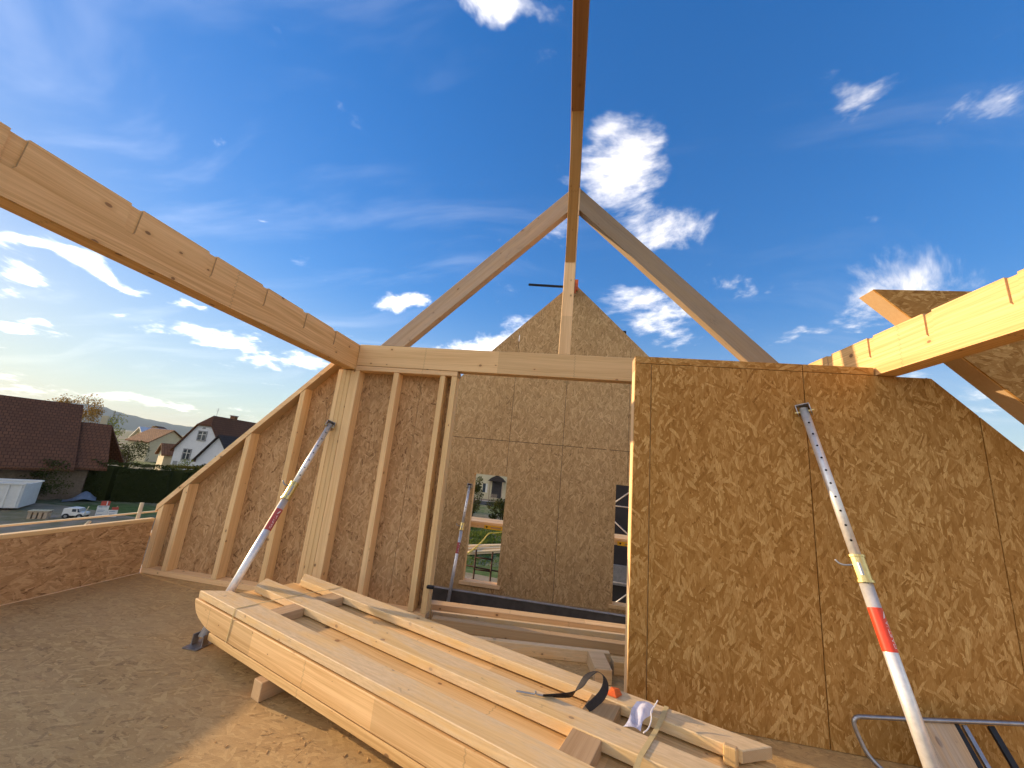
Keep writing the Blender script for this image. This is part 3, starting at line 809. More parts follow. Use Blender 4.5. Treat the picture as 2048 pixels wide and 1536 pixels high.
# ------------------------------------------------------------------ steel props
def prop(top, foot, label, fr_c0, fr_c1, fr_l0, fr_l1, worn, ro=0.0365, ri=0.0305, roll=0.0, group='push-pull props'):
    top, foot = Vector(top), Vector(foot)
    L = (top - foot).length
    z = (top - foot).normalized()
    y = (CAM - (top + foot) / 2)
    y = (y - z * y.dot(z)).normalized()          # +y of the prop looks towards the viewer's side
    y = Matrix.Rotation(roll, 3, z) @ y
    x = y.cross(z)
    M = Matrix(((x.x, y.x, z.x, foot.x), (x.y, y.y, z.y, foot.y), (x.z, y.z, z.z, foot.z), (0, 0, 0, 1)))
    t = thing('steel_prop', label, 'prop', group=group, mat=M)
    kw = dict(parent=t, local=True, smooth=True)
    c0, c1 = fr_c0 * L, fr_c1 * L
    n = 24
    o = Acc().tube((0, 0, 0.03), (0, 0, c0 + 0.02), ro, n).build('outer_tube', GALV, **kw)
    i = Acc().tube((0, 0, c0), (0, 0, L - 0.03), ri, n).build('inner_tube', GALV, **kw)
    hz_ = c1 + 0.10
    while hz_ < L - 0.12:
        A = Acc().tube((-0.004, ri - 0.0035, hz_), (-0.004, ri + 0.0012, hz_), 0.0075, 10)
        A.build('pin_hole', HOLE, parent=i, local=True)
        hz_ += 0.10
    A = Acc().tube((0, 0, c0), (0, 0, c1), ro + 0.007, n).tube((0, 0, c0 - 0.012), (0, 0, c0 + 0.004), ro + 0.014, n).tube((0, 0, c1 - 0.004), (0, 0, c1 + 0.010), ro + 0.013, n)
    c = A.build('collar', BRASS, parent=t, local=True, smooth=False)
    Acc().tube((0, 0.036, c0 + 0.03), (0, 0.036, c1 - 0.04), 0.012, 10).build('slot', GALV2, parent=c, local=True)
    hd = [(0.02, 0.02, c1 - 0.05), (0.07, 0.03, c1 - 0.055), (0.10, 0.03, c1 - 0.045), (0.118, 0.03, c1 - 0.02)]
    Acc().path(smoothpath(hd, 4), 0.0065, 8).build('handle', GALV2, parent=c, local=True, smooth=True)
    # sticker wrapped round the tube
    a0, a1 = fr_l0 * L, fr_l1 * L
    v, f = [], []
    seg = 20
    r_ = ro + 0.0012
    for k in range(seg + 1):
        th = R(-40 + 230 * k / seg)
        v += [(r_ * math.cos(th), r_ * math.sin(th), a0), (r_ * math.cos(th), r_ * math.sin(th), a1)]
    f = [(2 * k, 2 * k + 2, 2 * k + 3, 2 * k + 1) for k in range(seg)]
    s = mesh('sticker', v, f, DREDL if worn else REDL, t, local=True, smooth=True)
    # lettering, read from the top of the sticker down
    cu = bpy.data.curves.new('txt', 'FONT')
    cu.body = 'ALTRAD'
    cu.size = (a1 - a0) * 0.27
    cu.resolution_u = 3
    tmp = bpy.data.objects.new('txt', cu)
    COL.objects.link(tmp)
    bpy.context.view_layer.update()
    me = tmp.to_mesh()
    tv = [v_.co.copy() for v_ in me.vertices]
    tf = [tuple(p.vertices) for p in me.polygons]
    tmp.to_mesh_clear()
    bpy.data.objects.remove(tmp)
    w_ = max(v_.x for v_ in tv)
    hh = max(v_.y for v_ in tv)
    sc_ = (a1 - a0) * 0.62 / w_
    th0 = R(150) if not worn else R(112)
    vv = []
    for v_ in tv:
        zz = a1 - (a1 - a0) * 0.30 - v_.x * sc_
        th = th0 - (v_.y * sc_ * 0.8 - hh * sc_ * 0.4) / r_ if not worn else th0 - (v_.y * sc_ * 0.8 - hh * sc_ * 0.4) / r_
        rr = r_ + 0.0008
        vv.append((rr * math.cos(th), rr * math.sin(th), zz))
    mesh('lettering', vv, tf, WHITEL, s, local=True)
    arc = []
    for k in range(9):
        q = k / 8
        th = th0 + R(18) - R(36) * q
        zz = a1 - (a1 - a0) * (0.08 + 0.17 * q)
        arc.append(((r_ + 0.0008) * math.cos(th), (r_ + 0.0008) * math.sin(th), zz))
    va, fa = [], []
    for k, p in enumerate(arc):
        wd = 0.010 * math.sin(math.pi * k / 8) + 0.001
        va += [(p[0], p[1], p[2] - wd), (p[0], p[1], p[2] + wd)]
    fa = [(2 * k, 2 * k + 2, 2 * k + 3, 2 * k + 1) for k in range(8)]
    mesh('emblem', va, fa, WHITEL, s, local=True)
    # head: U bracket, foot: plate with lug
    hb = Acc().box((-0.05, -0.045, L - 0.012), (0.05, 0.05, L - 0.004)).box((-0.05, -0.045, L - 0.085), (-0.042, 0.045, L - 0.004)).box((0.042, -0.045, L - 0.085), (0.05, 0.045, L - 0.004))
    hb = hb.build('head_plate', GALV2, parent=t, local=True, bevel=0.002)
    Acc().tube((-0.066, 0, L - 0.055), (0.066, 0, L - 0.055), 0.010, 10).build('bolt', BRASS, parent=hb, local=True)
    Mi = M.inverted()
    A = Acc()
    fx, fy = foot.x, foot.y
    for lo_, hi_ in (((fx - 0.07, fy - 0.09, foot.z - 0.028), (fx + 0.07, fy + 0.09, foot.z - 0.02)), ((fx - 0.055, fy - 0.03, foot.z - 0.02), (fx - 0.045, fy + 0.03, foot.z + 0.06)), ((fx + 0.045, fy - 0.03, foot.z - 0.02), (fx + 0.055, fy + 0.03, foot.z + 0.06))):
        A.box(lo_, hi_, Mi)
    A.build('foot_plate', GALV2, parent=t, local=True)
    return t


prop((-2.905, 0.955, 2.059), (-2.903, -0.236, 0.03), 'galvanised push-pull prop leaning on the left stud wall', 0.556, 0.632, 0.408, 0.504, True)
prop((2.012, -0.025, 2.462), (2.122, -0.864, 0.03), 'galvanised push-pull prop with bright red sticker at right', 0.488, 0.545, 0.339, 0.429, False)
prop((-1.804, 4.185, 1.316), (-1.79, 3.50, -0.79), 'galvanised prop in the far room beside the window opening', 0.604, 0.654, 0.414, 0.50, True, 0.030, 0.025)

# ------------------------------------------------------------------ bundle of timbers on the floor
Uv, Vv = Vector((.934, -.3575, 0)).normalized(), Vector((.3575, .934, 0)).normalized()
O0 = Vector((-2.716, -0.388, 0))
SF = Matrix(((Uv.x, Vv.x, 0, O0.x), (Uv.y, Vv.y, 0, O0.y), (0, 0, 1, 0), (0, 0, 0, 1)))
GT = 'timbers of the strapped bundle'


def stk(name, poly, c0, c1, axis, label, mat=STACKW, cat='timber', group=GT, bevel=0.004, grain=0):
    return tag(prism(name, poly, c0, c1, axis, [mat, ENDG], None, SF, grain, bevel), label, cat, group)


stk('timber_beam', [(-.275, 0), (3.92, 0), (3.92, .166), (-.10, .166)], .379, .436, 2, 'top timber of the strapped bundle, nearest the viewer', STACKT)
stk('timber_beam', [(-.11, .37), (3.85, .37), (3.85, .545), (-.25, .545)], .379, .437, 2, 'middle one of three top timbers in the bundle', STACKT)
stk('timber_beam', [(.0, .74), (3.745, .74), (3.885, .885), (-.16, .885)], .379, .437, 2, 'top timber of the bundle, nearest the doorway', STACKT)
for u0, u1, e in ((.50, .645, 'left'), (2.975, 3.13, 'right')):
    stk('spacer_block', rect(u0, u1, .1675, .3685), .3645, .432, 2, f'brown spacer block in the front gap near {e} end of bundle', BROWNW, 'block', 'spacer blocks in the bundle', 0.003, grain=1)
    stk('spacer_block', rect(u0 - .01, u1 + .01, .5465, .7385), .3645, .432, 2, f'brown spacer block in the rear gap near {e} end of bundle', BROWNW, 'block', 'spacer blocks in the bundle', 0.003, grain=1)
endc = [(-.322, .363), (-.322, .344), (-.293, .30), (-.252, .262), (-.19, .234), (-.117, .213), (-.05, .199), (.02, .192)]
for (v0, v1), sh, lb in (((.0, .156), 0, 'deep timber with rounded end on the front of the bundle'), ((.159, .448), .10, 'clean timber under the front gap of the bundle'), ((.451, .80), .14, 'clean timber under the rear gap of the bundle'), ((.803, .888), .2, 'lower timber on the doorway side of the bundle')):
    stk('timber_beam', [(a + sh, b) for a, b in endc] + [(3.9, .192), (3.9, .363)], v0, v1, 1, lb, bevel=0.006)
for (v0, v1), u0, lb in (((.012, .22), 0.0, 'thin bottom timber at the front of the bundle'), ((.224, .55), .06, 'bottom timber in the middle of the bundle'), ((.554, .88), .1, 'bottom timber at the back of the bundle')):
    stk('timber_beam', rect(u0, 3.88, v0, v1), .122, .178, 2, lb)
for u0, lb in ((.80, 'squared bearer under the left part of the bundle'), (2.75, 'squared bearer under the right part of the bundle')):
    stk('bearer', rect(u0, u0 + .10, -.03, .93), .001, .120, 2, lb, BROWNW, 'block', 'bearers under the bundle', 0.004, grain=1)


def ribbon(name, pts, wid, dirs, mat, label, cat, th=0.0012, M=SF, sub=6, parent=None):
    P = smoothpath(pts, sub) if sub else [Vector(p) for p in pts]
    Dp = smoothpath(dirs, sub) if sub else [Vector(p) for p in dirs]
    v, f = [], []
    for i, (p, d) in enumerate(zip(P, Dp)):
        d = d.normalized()
        tn = (P[min(i + 1, len(P) - 1)] - P[max(i - 1, 0)]).normalized()
        nn = tn.cross(d).normalized() * th
        v += [tuple(p - d * wid / 2 - nn), tuple(p + d * wid / 2 - nn), tuple(p + d * wid / 2 + nn), tuple(p - d * wid / 2 + nn)]
    n = len(P)
    for i in range(n - 1):
        for k in range(4): f.append((4 * i + k, 4 * i + (k + 1) % 4, 4 * i + 4 + (k + 1) % 4, 4 * i + 4 + k))
    f += [(0, 1, 2, 3), (4 * n - 4, 4 * n - 3, 4 * n - 2, 4 * n - 1)]
    o = mesh(name, v, f, mat, parent, M)
    if label: tag(o, label, cat)
    return o


# packing strap, left: down the front, over the top, down the back
e = 0.003
pts = [(.30, -e, .19), (.315, -e, .36), (.323, -e, .436 + e), (.335, .10, .436 + e), (.345, .25, .4375 + e), (.37, .45, .4375 + e), (.39, .6, .4375 + e), (.43, .80, .4375 + e), (.43, .888 + e, .436 + e), (.43, .891 + e, .2)]
ribbon('packing_strap', pts, 0.011, [(1, 0, 0)] * len(pts), STRAP, 'thin packing strap round the left end of the bundle', 'strap', 0.0011, sub=0)
pts = [(3.31, -e, .19), (3.31, -e, .436 + e), (3.313, .15, .436 + e), (3.318, .36, .438 + e), (3.335, .485, .438 + e), (3.35, .6, .439 + e), (3.365, .76, .438 + e), (3.37, .887 + e, .437 + e), (3.37, .893 + e, .2)]
ribbon('packing_strap', pts, 0.024, [(1, 0, 0)] * len(pts), STRAP, 'yellowish packing strap round the right end of the bundle', 'strap', 0.0013, sub=0)
# loose black webbing belt
pts = [(2.745, .50, .4455), (2.79, .535, .447), (2.84, .57, .45), (2.885, .61, .456), (2.915, .66, .485), (2.94, .715, .525), (2.985, .76, .548), (3.03, .765, .532), (3.048, .735, .50), (3.042, .67, .475), (3.02, .60, .46), (2.998, .545, .4465)]
dirs = [(.3, -.6, .55), (.3, -.55, .6), (.25, -.5, .7), (.2, -.5, .7), (.7, -.5, .3), (.7, -.6, .1), (.3, -.8, .3), (-.2, -.7, .5), (-.5, -.3, .6), (-.5, -.2, .7), (-.4, -.3, .7), (-.3, -.4, .5)]
bt = ribbon('webbing_belt', pts, 0.050, dirs, BELT, 'black webbing belt looped loosely on top of the bundle', 'belt', 0.0015)
tag(mesh('hook_rod', *(lambda A: (A.v, A.f))(Acc().path(smoothpath([(2.60, .44, .4455), (2.66, .465, .446), (2.70, .478, .449), (2.705, .482, .462), (2.712, .485, .448), (2.745, .50, .4465)], 4), 0.0045, 8)), GALV2, None, SF), 'thin wire hook lying beside the black belt', 'hook')
v = [(3.045, .775, .442), (3.105, .765, .446), (3.125, .83, .4425), (3.095, .882, .446), (3.05, .865, .448), (3.08, .82, .458)]
tag(mesh('orange_tag', v + [(a, b, c - .0015) for a, b, c in v], [(0, 1, 5), (1, 2, 5), (2, 3, 5), (3, 4, 5), (4, 0, 5), (6, 7, 11), (7, 8, 11), (8, 9, 11), (9, 10, 11), (10, 6, 11)], ORANGE, None, SF), 'small crumpled orange tag beside the black belt', 'tag')
# clear pouch bridging the gap between two timbers
v, f = [], []
nu, nv = 9, 12
for i in range(nu):
    for j in range(nv):
        a, b = i / (nu - 1), j / (nv - 1)
        u_ = 3.20 + 0.085 * a + 0.025 * b + 0.008 * math.sin(6 * b + 3 * a)
        v_ = 0.525 + 0.245 * b + 0.02 * a
        z_ = 0.444 + 0.022 * b * b + 0.014 * math.sin(7 * a + 4 * b) * math.sin(math.pi * b) + 0.012 * math.sin(math.pi * a)
        v.append((u_, v_, z_))
for i in range(nu - 1):
    for j in range(nv - 1): f.append((i * nv + j, i * nv + nv + j, i * nv + nv + j + 1, i * nv + j + 1))
tag(mesh('plastic_pouch', v, f, FILM, None, SF, smooth=True), 'crinkled clear plastic pouch tucked between two top timbers', 'pouch')
A = Acc().path(smoothpath([(3.30, .54, .446), (3.318, .57, .456), (3.325, .63, .472), (3.315, .69, .482), (3.325, .735, .492), (3.338, .765, .512)], 5), 0.0032, 8)
tag(A.build('cable_tie', WHITEL, None, SF, smooth=True), 'white plastic cable tie curling above the plastic pouch', 'cable tie')
tag(prism('wood_wedge', [(3.66, .70), (3.72, .70), (3.73, .738), (3.665, .738)], .366, .452, 2, [STACKW, ENDG], None, SF, 2, 0.006), 'small wood wedge standing by the right end of the bundle', 'wedge')

# wood shavings and chips scattered on the deck
rg = random.Random(77)
v, f = [], []
for i in range(900):
    if i % 3: x_, y_ = rg.gauss(-1.3, 1.1), rg.gauss(-1.6, .8)
    else: x_, y_ = rg.uniform(-4.9, 3.5), rg.uniform(-3.0, .8)
    if not (-5.0 < x_ < 4.8 and -3.4 < y_ < .85): continue
    a_, l_, w__ = rg.uniform(0, 6.28), rg.uniform(.003, .016), rg.uniform(.001, .0035)
    z_ = .0015
    d_ = Vector((math.cos(a_), math.sin(a_), 0))
    e_ = Vector((-d_.y, d_.x, 0))
    p_ = Vector((x_, y_, z_))
    k = len(v)
    q = [p_ - d_ * l_ - e_ * w__, p_ + d_ * l_ - e_ * w__, p_ + d_ * l_ + e_ * w__, p_ - d_ * l_ + e_ * w__]
    t_ = Vector((0, 0, rg.uniform(.0004, .0018)))
    v += [tuple(c_) for c_ in q] + [tuple(c_ + t_ * (1 + j % 2)) for j, c_ in enumerate(q)]
    f += [(k, k + 1, k + 2, k + 3), (k + 4, k + 5, k + 6, k + 7)] + [(k + j, k + (j + 1) % 4, k + 4 + (j + 1) % 4, k + 4 + j) for j in range(4)]
tag(mesh('wood_shavings', v, f, STACKW), 'pale wood shavings scattered over the floor', 'shavings', kind='stuff')

# ------------------------------------------------------------------ timbers lying beyond the doorway
def timber(label, p0, p1, w_, z0, z1, mat=SPRUCE, name='timber_beam', group='loose timbers beyond the doorway'):
    a, b = Vector((*p0, 0)), Vector((*p1, 0))
    d = (b - a).normalized()
    M = Matrix(((d.x, -d.y, 0, a.x), (d.y, d.x, 0, a.y), (0, 0, 1, 0), (0, 0, 0, 1)))
    return tag(box(name, (0, 0, z0), ((b - a).length, w_, z1), [mat, ENDG], None, M, grain=0, bevel=0.004), label, 'timber', group)


tag(box('landing_board', (-4.6, 1.135, -0.27), (4.6, 2.02, -0.235), DARKC), 'dark landing deck beyond the doorway under the loose timbers', 'deck')
timber('pale loose timber farthest back beyond the doorway', (-2.6, 1.64), (2.2, 2.02), .15, -.234, -.09, SPRUCE)
timber('loose timber with grey knotty edge beyond the doorway', (-2.6, 1.42), (2.2, 1.88), .05, -.234, -.105, STACKT)
timber('brown loose timber in the middle beyond the doorway', (-1.22, .80), (2.2, 1.16 - .14), .09, .001, .10, BROWNW)
timber('thin grey-topped timber nearest the bundle beyond the doorway', (-.9, .47), (.60, .665), .06, .001, .105, STACKT)
timber('short thick timber offcut by the foot of the partition', (.43, .30), (.58, .32), .33, .001, .115, SPRUCE)
timber('lit timber end beside the offcut behind the partition edge', (.612, .50), (1.9, .66), .12, .001, .108, STACKW)

# sledgehammer leaning on the door jamb
hm = thing('sledgehammer', 'hammer with black head and thin wooden handle at the door jamb', 'hammer', (-1.25, 1.1, 0))
Acc().tube((-1.262, 0.94, 0.002), (-1.322, 0.955, 0.335), 0.0105, 10, 0.012).build('handle', BROWNW, hm, grain=2, smooth=True)
Acc().box((-1.365, 0.935, 0.328), (-1.28, 0.972, 0.362)).build('head', BLACK, hm, bevel=0.008)

# ------------------------------------------------------------------ metal frame with board, bottom right
tr = thing('folding_trestle', 'steel tube trestle with old grey board by the partition foot', 'trestle', (2.7, -0.2, 0))
path = [(2.45, -.27, .014), (2.33, -.24, .016), (2.25, -.20, .03), (2.185, -.16, .085), (2.155, -.135, .16), (2.138, -.122, .225), (2.142, -.118, .262), (2.17, -.118, .283), (2.23, -.118, .292), (2.6, -.118, .338), (3.14, -.118, .408), (3.9, -.118, .49), (3.98, -.13, .45), (4.0, -.2, .2), (3.95, -.27, .03), (3.85, -.29, .014)]
Acc().path(smoothpath(path, 5), 0.0135, 12).build('tube_frame', GALV2, tr, smooth=True)
Acc().path([(2.45, -.27, .014), (3.85, -.29, .014)], 0.0135, 12).build('foot_bar', GALV2, tr, smooth=True)


def lean(x0, x1, yt, zt, yb, zb, xs, th, nm, mat, par):
    v = [(x0, yt, zt), (x1, yt, zt + (x1 - x0) * .1), (x1 + xs, yb, zb), (x0 + xs, yb, zb)]
    n_ = (Vector(v[1]) - Vector(v[0])).cross(Vector(v[3]) - Vector(v[0])).normalized() * th
    return mesh(nm, v + [tuple(Vector(q) - n_) for q in v], [(0, 1, 2, 3), (4, 5, 6, 7), (0, 1, 5, 4), (1, 2, 6, 5), (2, 3, 7, 6), (3, 0, 4, 7)], mat, par, grain=2)


bd = lean(2.53, 2.745, -.10, .300, -.36, .03, -.03, .022, 'board', GREYW, tr)
for a, b in ((2.60, .55), (2.69, .56), (2.60, .75), (2.71, .62)):
    yy = -.10 - .26 * b
    zz = .300 + .01 - .27 * b
    Acc().tube((a - .02, yy - .004, zz + .002), (a - .02, yy + .012, zz - .012), 0.013, 10).build('screw', BLACK, bd)
lean(2.752, 2.78, -.09, .322, -.35, .03, -.02, .02, 'slat', BLACK, tr)
lean(2.80, 2.825, -.09, .325, -.35, .03, -.02, .02, 'slat', GALV2, tr)
lean(2.95, 2.985, -.09, .345, -.35, .03, -.02, .02, 'slat', BLACK, tr)

# ------------------------------------------------------------------ outside: helpers
def onz(px, py, z):
    v = ray(px, py)
    return CAM + v * ((z - CAM.z) / v.z)


def ea(az): return Vector((-math.sin(R(az)), math.cos(R(az)), 0))
def ta(az): return Vector((math.cos(R(az)), math.sin(R(az)), 0))
def frame(az, d, turn=0.0, z=None):
    """frame standing on the ground at azimuth az, distance d; y looks away from the viewer, turned by `turn` degrees to the right"""
    y, x = ea(az - turn), ta(az - turn)
    o = Vector((CAM.x, CAM.y, GZ)) + ea(az) * d * KV
    return Matrix(((x.x, y.x, 0, o.x), (x.y, y.y, 0, o.y), (0, 0, 1, o.z), (0, 0, 0, 1)))


def gable_house(name, label, F, w_, l_, ze, zr, wall, roof, over=0.35, hip=0.0, cat='house'):
    """gable on local y=0 plane, ridge along +y; heights above the local ground"""
    t = thing(name, label, cat, mat=F)
    h2 = w_ / 2
    sl = (zr - ze) / h2
    top = [(-h2, 0), (h2, 0), (h2, ze), (-h2, ze)]
    zh = zr - hip
    gp = [(-h2, 0), (h2, 0), (h2, ze), ((zr - zh) / sl, zh), (-(zr - zh) / sl, zh), (-h2, ze)] if hip else [(-h2, 0), (h2, 0), (h2, ze), (0, zr), (-h2, ze)]
    prism('wall', gp, 0, l_, 1, wall, t, local=True)
    A = Acc()
    th = 0.16
    for sg in (-1, 1):
        x0, z0 = sg * (h2 + over), ze - over * sl
        hy = hip / sl * 1.0
        v = [(sg * 0.0, hy - (over if not hip else 0), zr + 0.02), (0, l_ + over, zr + 0.02), (x0, l_ + over, z0 + 0.02), (x0, -over, z0 + 0.02)]
        if hip: v.append((sg * (hip / sl), -over, zh + 0.02))
        n_ = len(v)
        vv = v + [(a, b, c + th) for a, b, c in v]
        A.add((vv, [tuple(range(n_)), tuple(range(2 * n_ - 1, n_ - 1, -1))] + [(i, (i + 1) % n_, n_ + (i + 1) % n_, n_ + i) for i in range(n_)]))
    if hip:
        k = hip / sl
        v = [(-k, -over, zh + .02), (k, -over, zh + .02), (0, k, zr + .02)]
        vv = v + [(a, b, c + th) for a, b, c in v]
        A.add((vv, [(0, 1, 2), (5, 4, 3), (0, 1, 4, 3), (1, 2, 5, 4), (2, 0, 3, 5)]))
    A.build('roof', roof, t, local=True)
    return t


def window(t, x0, x1, z0, z1, y=0.0, cross=True, shut=False):
    A = Acc()
    e_ = 0.11
    A.box((x0 - e_, y - 0.06, z0 - e_), (x0, y - 0.002, z1 + e_)).box((x1, y - 0.06, z0 - e_), (x1 + e_, y - 0.002, z1 + e_)).box((x0, y - 0.06, z1), (x1, y - 0.002, z1 + e_)).box((x0 - 0.05, y - 0.10, z0 - e_), (x1 + 0.05, y - 0.002, z0))
    fr_ = A.build('window', FRAME, t, local=True)
    box('pane', (x0, y - 0.02, z0), (x1, y - 0.003, z1), GLASS, fr_, local=True)
    if cross:
        B = Acc()
        m_ = (x0 + x1) / 2
        B.box((m_ - .035, y - .045, z0), (m_ + .035, y - .022, z1)).box((x0, y - .045, z0 + (z1 - z0) * .62), (x1, y - .022, z0 + (z1 - z0) * .62 + .06))
        B.build('window_bar', WHITEP, fr_, local=True)
    return fr_


def foliage(name, c, rad, n, size, mat, parent=None, clumps=14, label=None, cat=None, M=None, seed=0, flat=0.0):
    rg = random.Random(seed + n)
    cl_ = []
    for _ in range(clumps):
        while True:
            p = Vector((rg.uniform(-1, 1), rg.uniform(-1, 1), rg.uniform(-1, 1)))
            if 0.25 < p.length < 0.95: break
        cl_.append((Vector((p.x * rad[0], p.y * rad[1], p.z * rad[2])), rg.uniform(0.26, 0.5)))
    v, f = [], []
    for i in range(n):
        cc, cr = rg.choice(cl_)
        d = Vector((rg.gauss(0, 1), rg.gauss(0, 1), rg.gauss(0, 1))).normalized() * (rg.random() ** 0.4) * cr
        p = Vector(c) + cc + Vector((d.x * rad[0], d.y * rad[1], d.z * rad[2]))
        a = Vector((rg.gauss(0, 1), rg.gauss(0, 1), rg.gauss(0, 1))).normalized()
        b = a.orthogonal().normalized()
        b = Matrix.Rotation(rg.uniform(0, 6.28), 3, a) @ b
        s_ = size * rg.uniform(0.6, 1.3)
        k = len(v)
        q = a.cross(b)
        v += [tuple(p - b * s_), tuple(p + q * s_ * 0.55), tuple(p + b * s_), tuple(p - q * s_ * 0.55)]
        f.append((k, k + 1, k + 2, k + 3))
    o = mesh(name, v, f, mat, parent)
    if label: tag(o, label, cat)
    return o


def tree(label, base, h_, rad, n, size, mat, seed=1, trunk=0.16, clumps=16, group=None, cat='tree', name='tree'):
    h_, size, trunk, rad = h_ * SCL, size * SCL, trunk * SCL, tuple(r_ * SCL for r_ in rad)
    t = thing(name, label, cat, base, group)
    b = Vector(base)
    c = b + Vector((0, 0, h_ - rad[2]))
    rg = random.Random(seed)
    A = Acc().tube(b, b + Vector((0.1, 0, h_ * 0.5)), trunk, 8, trunk * 0.6)
    for k in range(6):
        d = Vector((rg.uniform(-1, 1) * rad[0], rg.uniform(-1, 1) * rad[1], rg.uniform(-.2, .8) * rad[2])) * 0.75
        A.tube(b + Vector((0.08, 0, h_ * rg.uniform(.35, .5))), c + d, trunk * 0.45, 6, trunk * 0.12)
    A.build('trunk', BARK, t)
    foliage('crown', c, rad, n, size, mat, t, clumps, seed=seed)
    return t


def hedge(label, pts, wd, h_, n, size, mat, seed=3):
    pts = [kv(*p) for p in pts]
    wd, h_, size = wd * SCL, h_ * SCL, size * SCL
    t = thing('hedge', label, 'hedge', (*pts[0], GZ))
    rg = random.Random(seed)
    segs = [(Vector(a), Vector(b)) for a, b in zip(pts, pts[1:])]
    tot = sum((b - a).length for a, b in segs)
    v, f = [], []
    A = Acc()
    for a, b in segs:
        d = (b - a).normalized()
        nrm = Vector((-d.y, d.x))
        L_ = (b - a).length
        q = [a - nrm * wd * .38, b - nrm * wd * .38, b + nrm * wd * .38, a + nrm * wd * .38]
        A.add(prism_data([(p.x, p.y) for p in q], GZ, GZ + h_ * 0.9, 2))
        for i in range(int(n * L_ / tot)):
            u_ = rg.random()
            side = rg.random()
            bump = 0.10 * math.sin(u_ * L_ * 1.1) + 0.08 * math.sin(u_ * L_ * 2.7)
            if side < 0.45: off, z = -wd / 2 + bump, rg.uniform(0, h_)
            elif side < 0.6: off, z = wd / 2 + bump, rg.uniform(0, h_)
            else: off, z = rg.uniform(-wd / 2, wd / 2), h_ + bump + rg.uniform(-.1, .12)
            p2 = a + d * (u_ * L_) + nrm * (off + rg.gauss(0, .06))
            p = Vector((p2.x, p2.y, GZ + z))
            aa = Vector((rg.gauss(0, 1), rg.gauss(0, 1), rg.gauss(0, 1))).normalized()
            bb = aa.orthogonal().normalized()
            cc = aa.cross(bb)
            s_ = size * rg.uniform(.6, 1.4)
            k = len(v)
            v += [tuple(p - bb * s_), tuple(p + cc * s_ * .6), tuple(p + bb * s_), tuple(p - cc * s_ * .6)]
            f.append((k, k + 1, k + 2, k + 3))
    A.build('branches', LEAF_D, t)
    mesh('leaves', v, f, mat, t)
    return t


# ------------------------------------------------------------------ village to the left
SCL = KV
F = frame(47.3, 60, 38)
hs_ = gable_house('white_house', 'white house with half-hipped brown roof and grey window trims', F, 5.9, 9.0, 3.1, 7.3, RENDER, TILE, 0.28, 1.25)
window(hs_, -0.55, 0.35, 4.35, 5.35)
window(hs_, -1.75, -0.95, 1.9, 3.05)
window(hs_, 1.0, 1.8, 1.9, 3.05)
A = Acc()
for k in range(7):
    a0 = math.pi * k / 7
    a1 = math.pi * (k + 1) / 7
    A.add(([(-.1, -.05, 5.7), (-.1 + .2 * math.cos(a0), -.05, 5.7 + .2 * math.sin(a0)), (-.1 + .2 * math.cos(a1), -.05, 5.7 + .2 * math.sin(a1)), (-.1, -.004, 5.7), (-.1 + .2 * math.cos(a0), -.004, 5.7 + .2 * math.sin(a0)), (-.1 + .2 * math.cos(a1), -.004, 5.7 + .2 * math.sin(a1))], [(0, 1, 2), (5, 4, 3), (1, 2, 5, 4)]))
A.build('attic_vent', FRAME, hs_, local=True)
box('door', (-2.7, -0.05, 0), (-2.2, -0.003, 1.6), FRAME, hs_, local=True)
ch = box('chimney', (-0.5, 4.4, 6.2), (0.1, 5.0, 7.85), TILE2, hs_, local=True)
box('chimney_cap', (-0.57, 4.33, 7.852), (0.17, 5.07, 7.95), CONC, ch, local=True)
A = Acc().tube((0, 1.3, 7.3), (0, 1.3, 8.5), 0.022, 6)
for k in range(4): A.tube((-.28 + .03 * k, 1.3, 8.4 - .12 * k), (.28 - .03 * k, 1.3, 8.4 - .12 * k), 0.010, 5)
A.build('antenna', GALV2, hs_, local=True)
F2 = frame(45.7, 54, 38)
an = gable_house('annex', 'small white annex with dark roof in front of white house', F2, 4.0, 4.4, 2.3, 4.95, RENDER, TILED, 0.3)
window(an, 0.15, 0.75, 1.9, 2.7)
F3 = frame(50.0, 86, -30)
b1 = gable_house('farmhouse', 'low brown roofed farmhouse left of the white house', F3, 5.5, 5.5, 3.2, 5.2, CREAM, TILE2)
F4 = frame(52.6, 96, 75)
b2 = gable_house('metal_shed', 'long shed with pale sunlit metal roof far at left', F4, 7, 4.5, 3.4, 5.3, CREAM, METALR, cat='shed')
F5 = frame(50.4, 66, 80)
b3 = gable_house('garden_shed', 'low cream shed with brown roof beside white house', F5, 3.2, 4.2, 2.2, 3.3, CREAM, TILE2, cat='shed')
F6 = frame(51.5, 118, 10)
b4 = gable_house('village_house', 'distant brown roofed house on the village skyline', F6, 6, 8, 4.0, 6.0, CREAM, TILE)
window(b4, -1, 0, 2, 3.2)

# barn with large tiled roof
F = frame(64.0, 43, 2)
bn = thing('barn', 'large barn with long brown tiled roof at left edge', 'barn', mat=F)
x0, x1 = -16, 5.1
zr, ze = 6.05, 2.15
prism('wall', [(-5.4, 0), (5.4, 0), (5.4, ze), (0, zr - .05), (-5.4, ze)], x0 + .3, x1 - .3, 0, DGREEN, bn, local=True)
A = Acc()
for sg in (-1, 1):
    v = [(x0, 0, zr), (x1, 0, zr), (x1, sg * 6.2, ze - .35), (x0, sg * 6.2, ze - .35)]
    A.add((v + [(a, b, c + .15) for a, b, c in v], [(0, 1, 2, 3), (7, 6, 5, 4), (0, 1, 5, 4), (1, 2, 6, 5), (2, 3, 7, 6), (3, 0, 4, 7)]))
rf = A.build('roof', TILE, bn, local=True)
sl = (zr - ze + .35) / 6.2
def onroof(x, y, k): return (x, y, zr + y * sl + .15 + k)
a, b = -1.2, -3.1
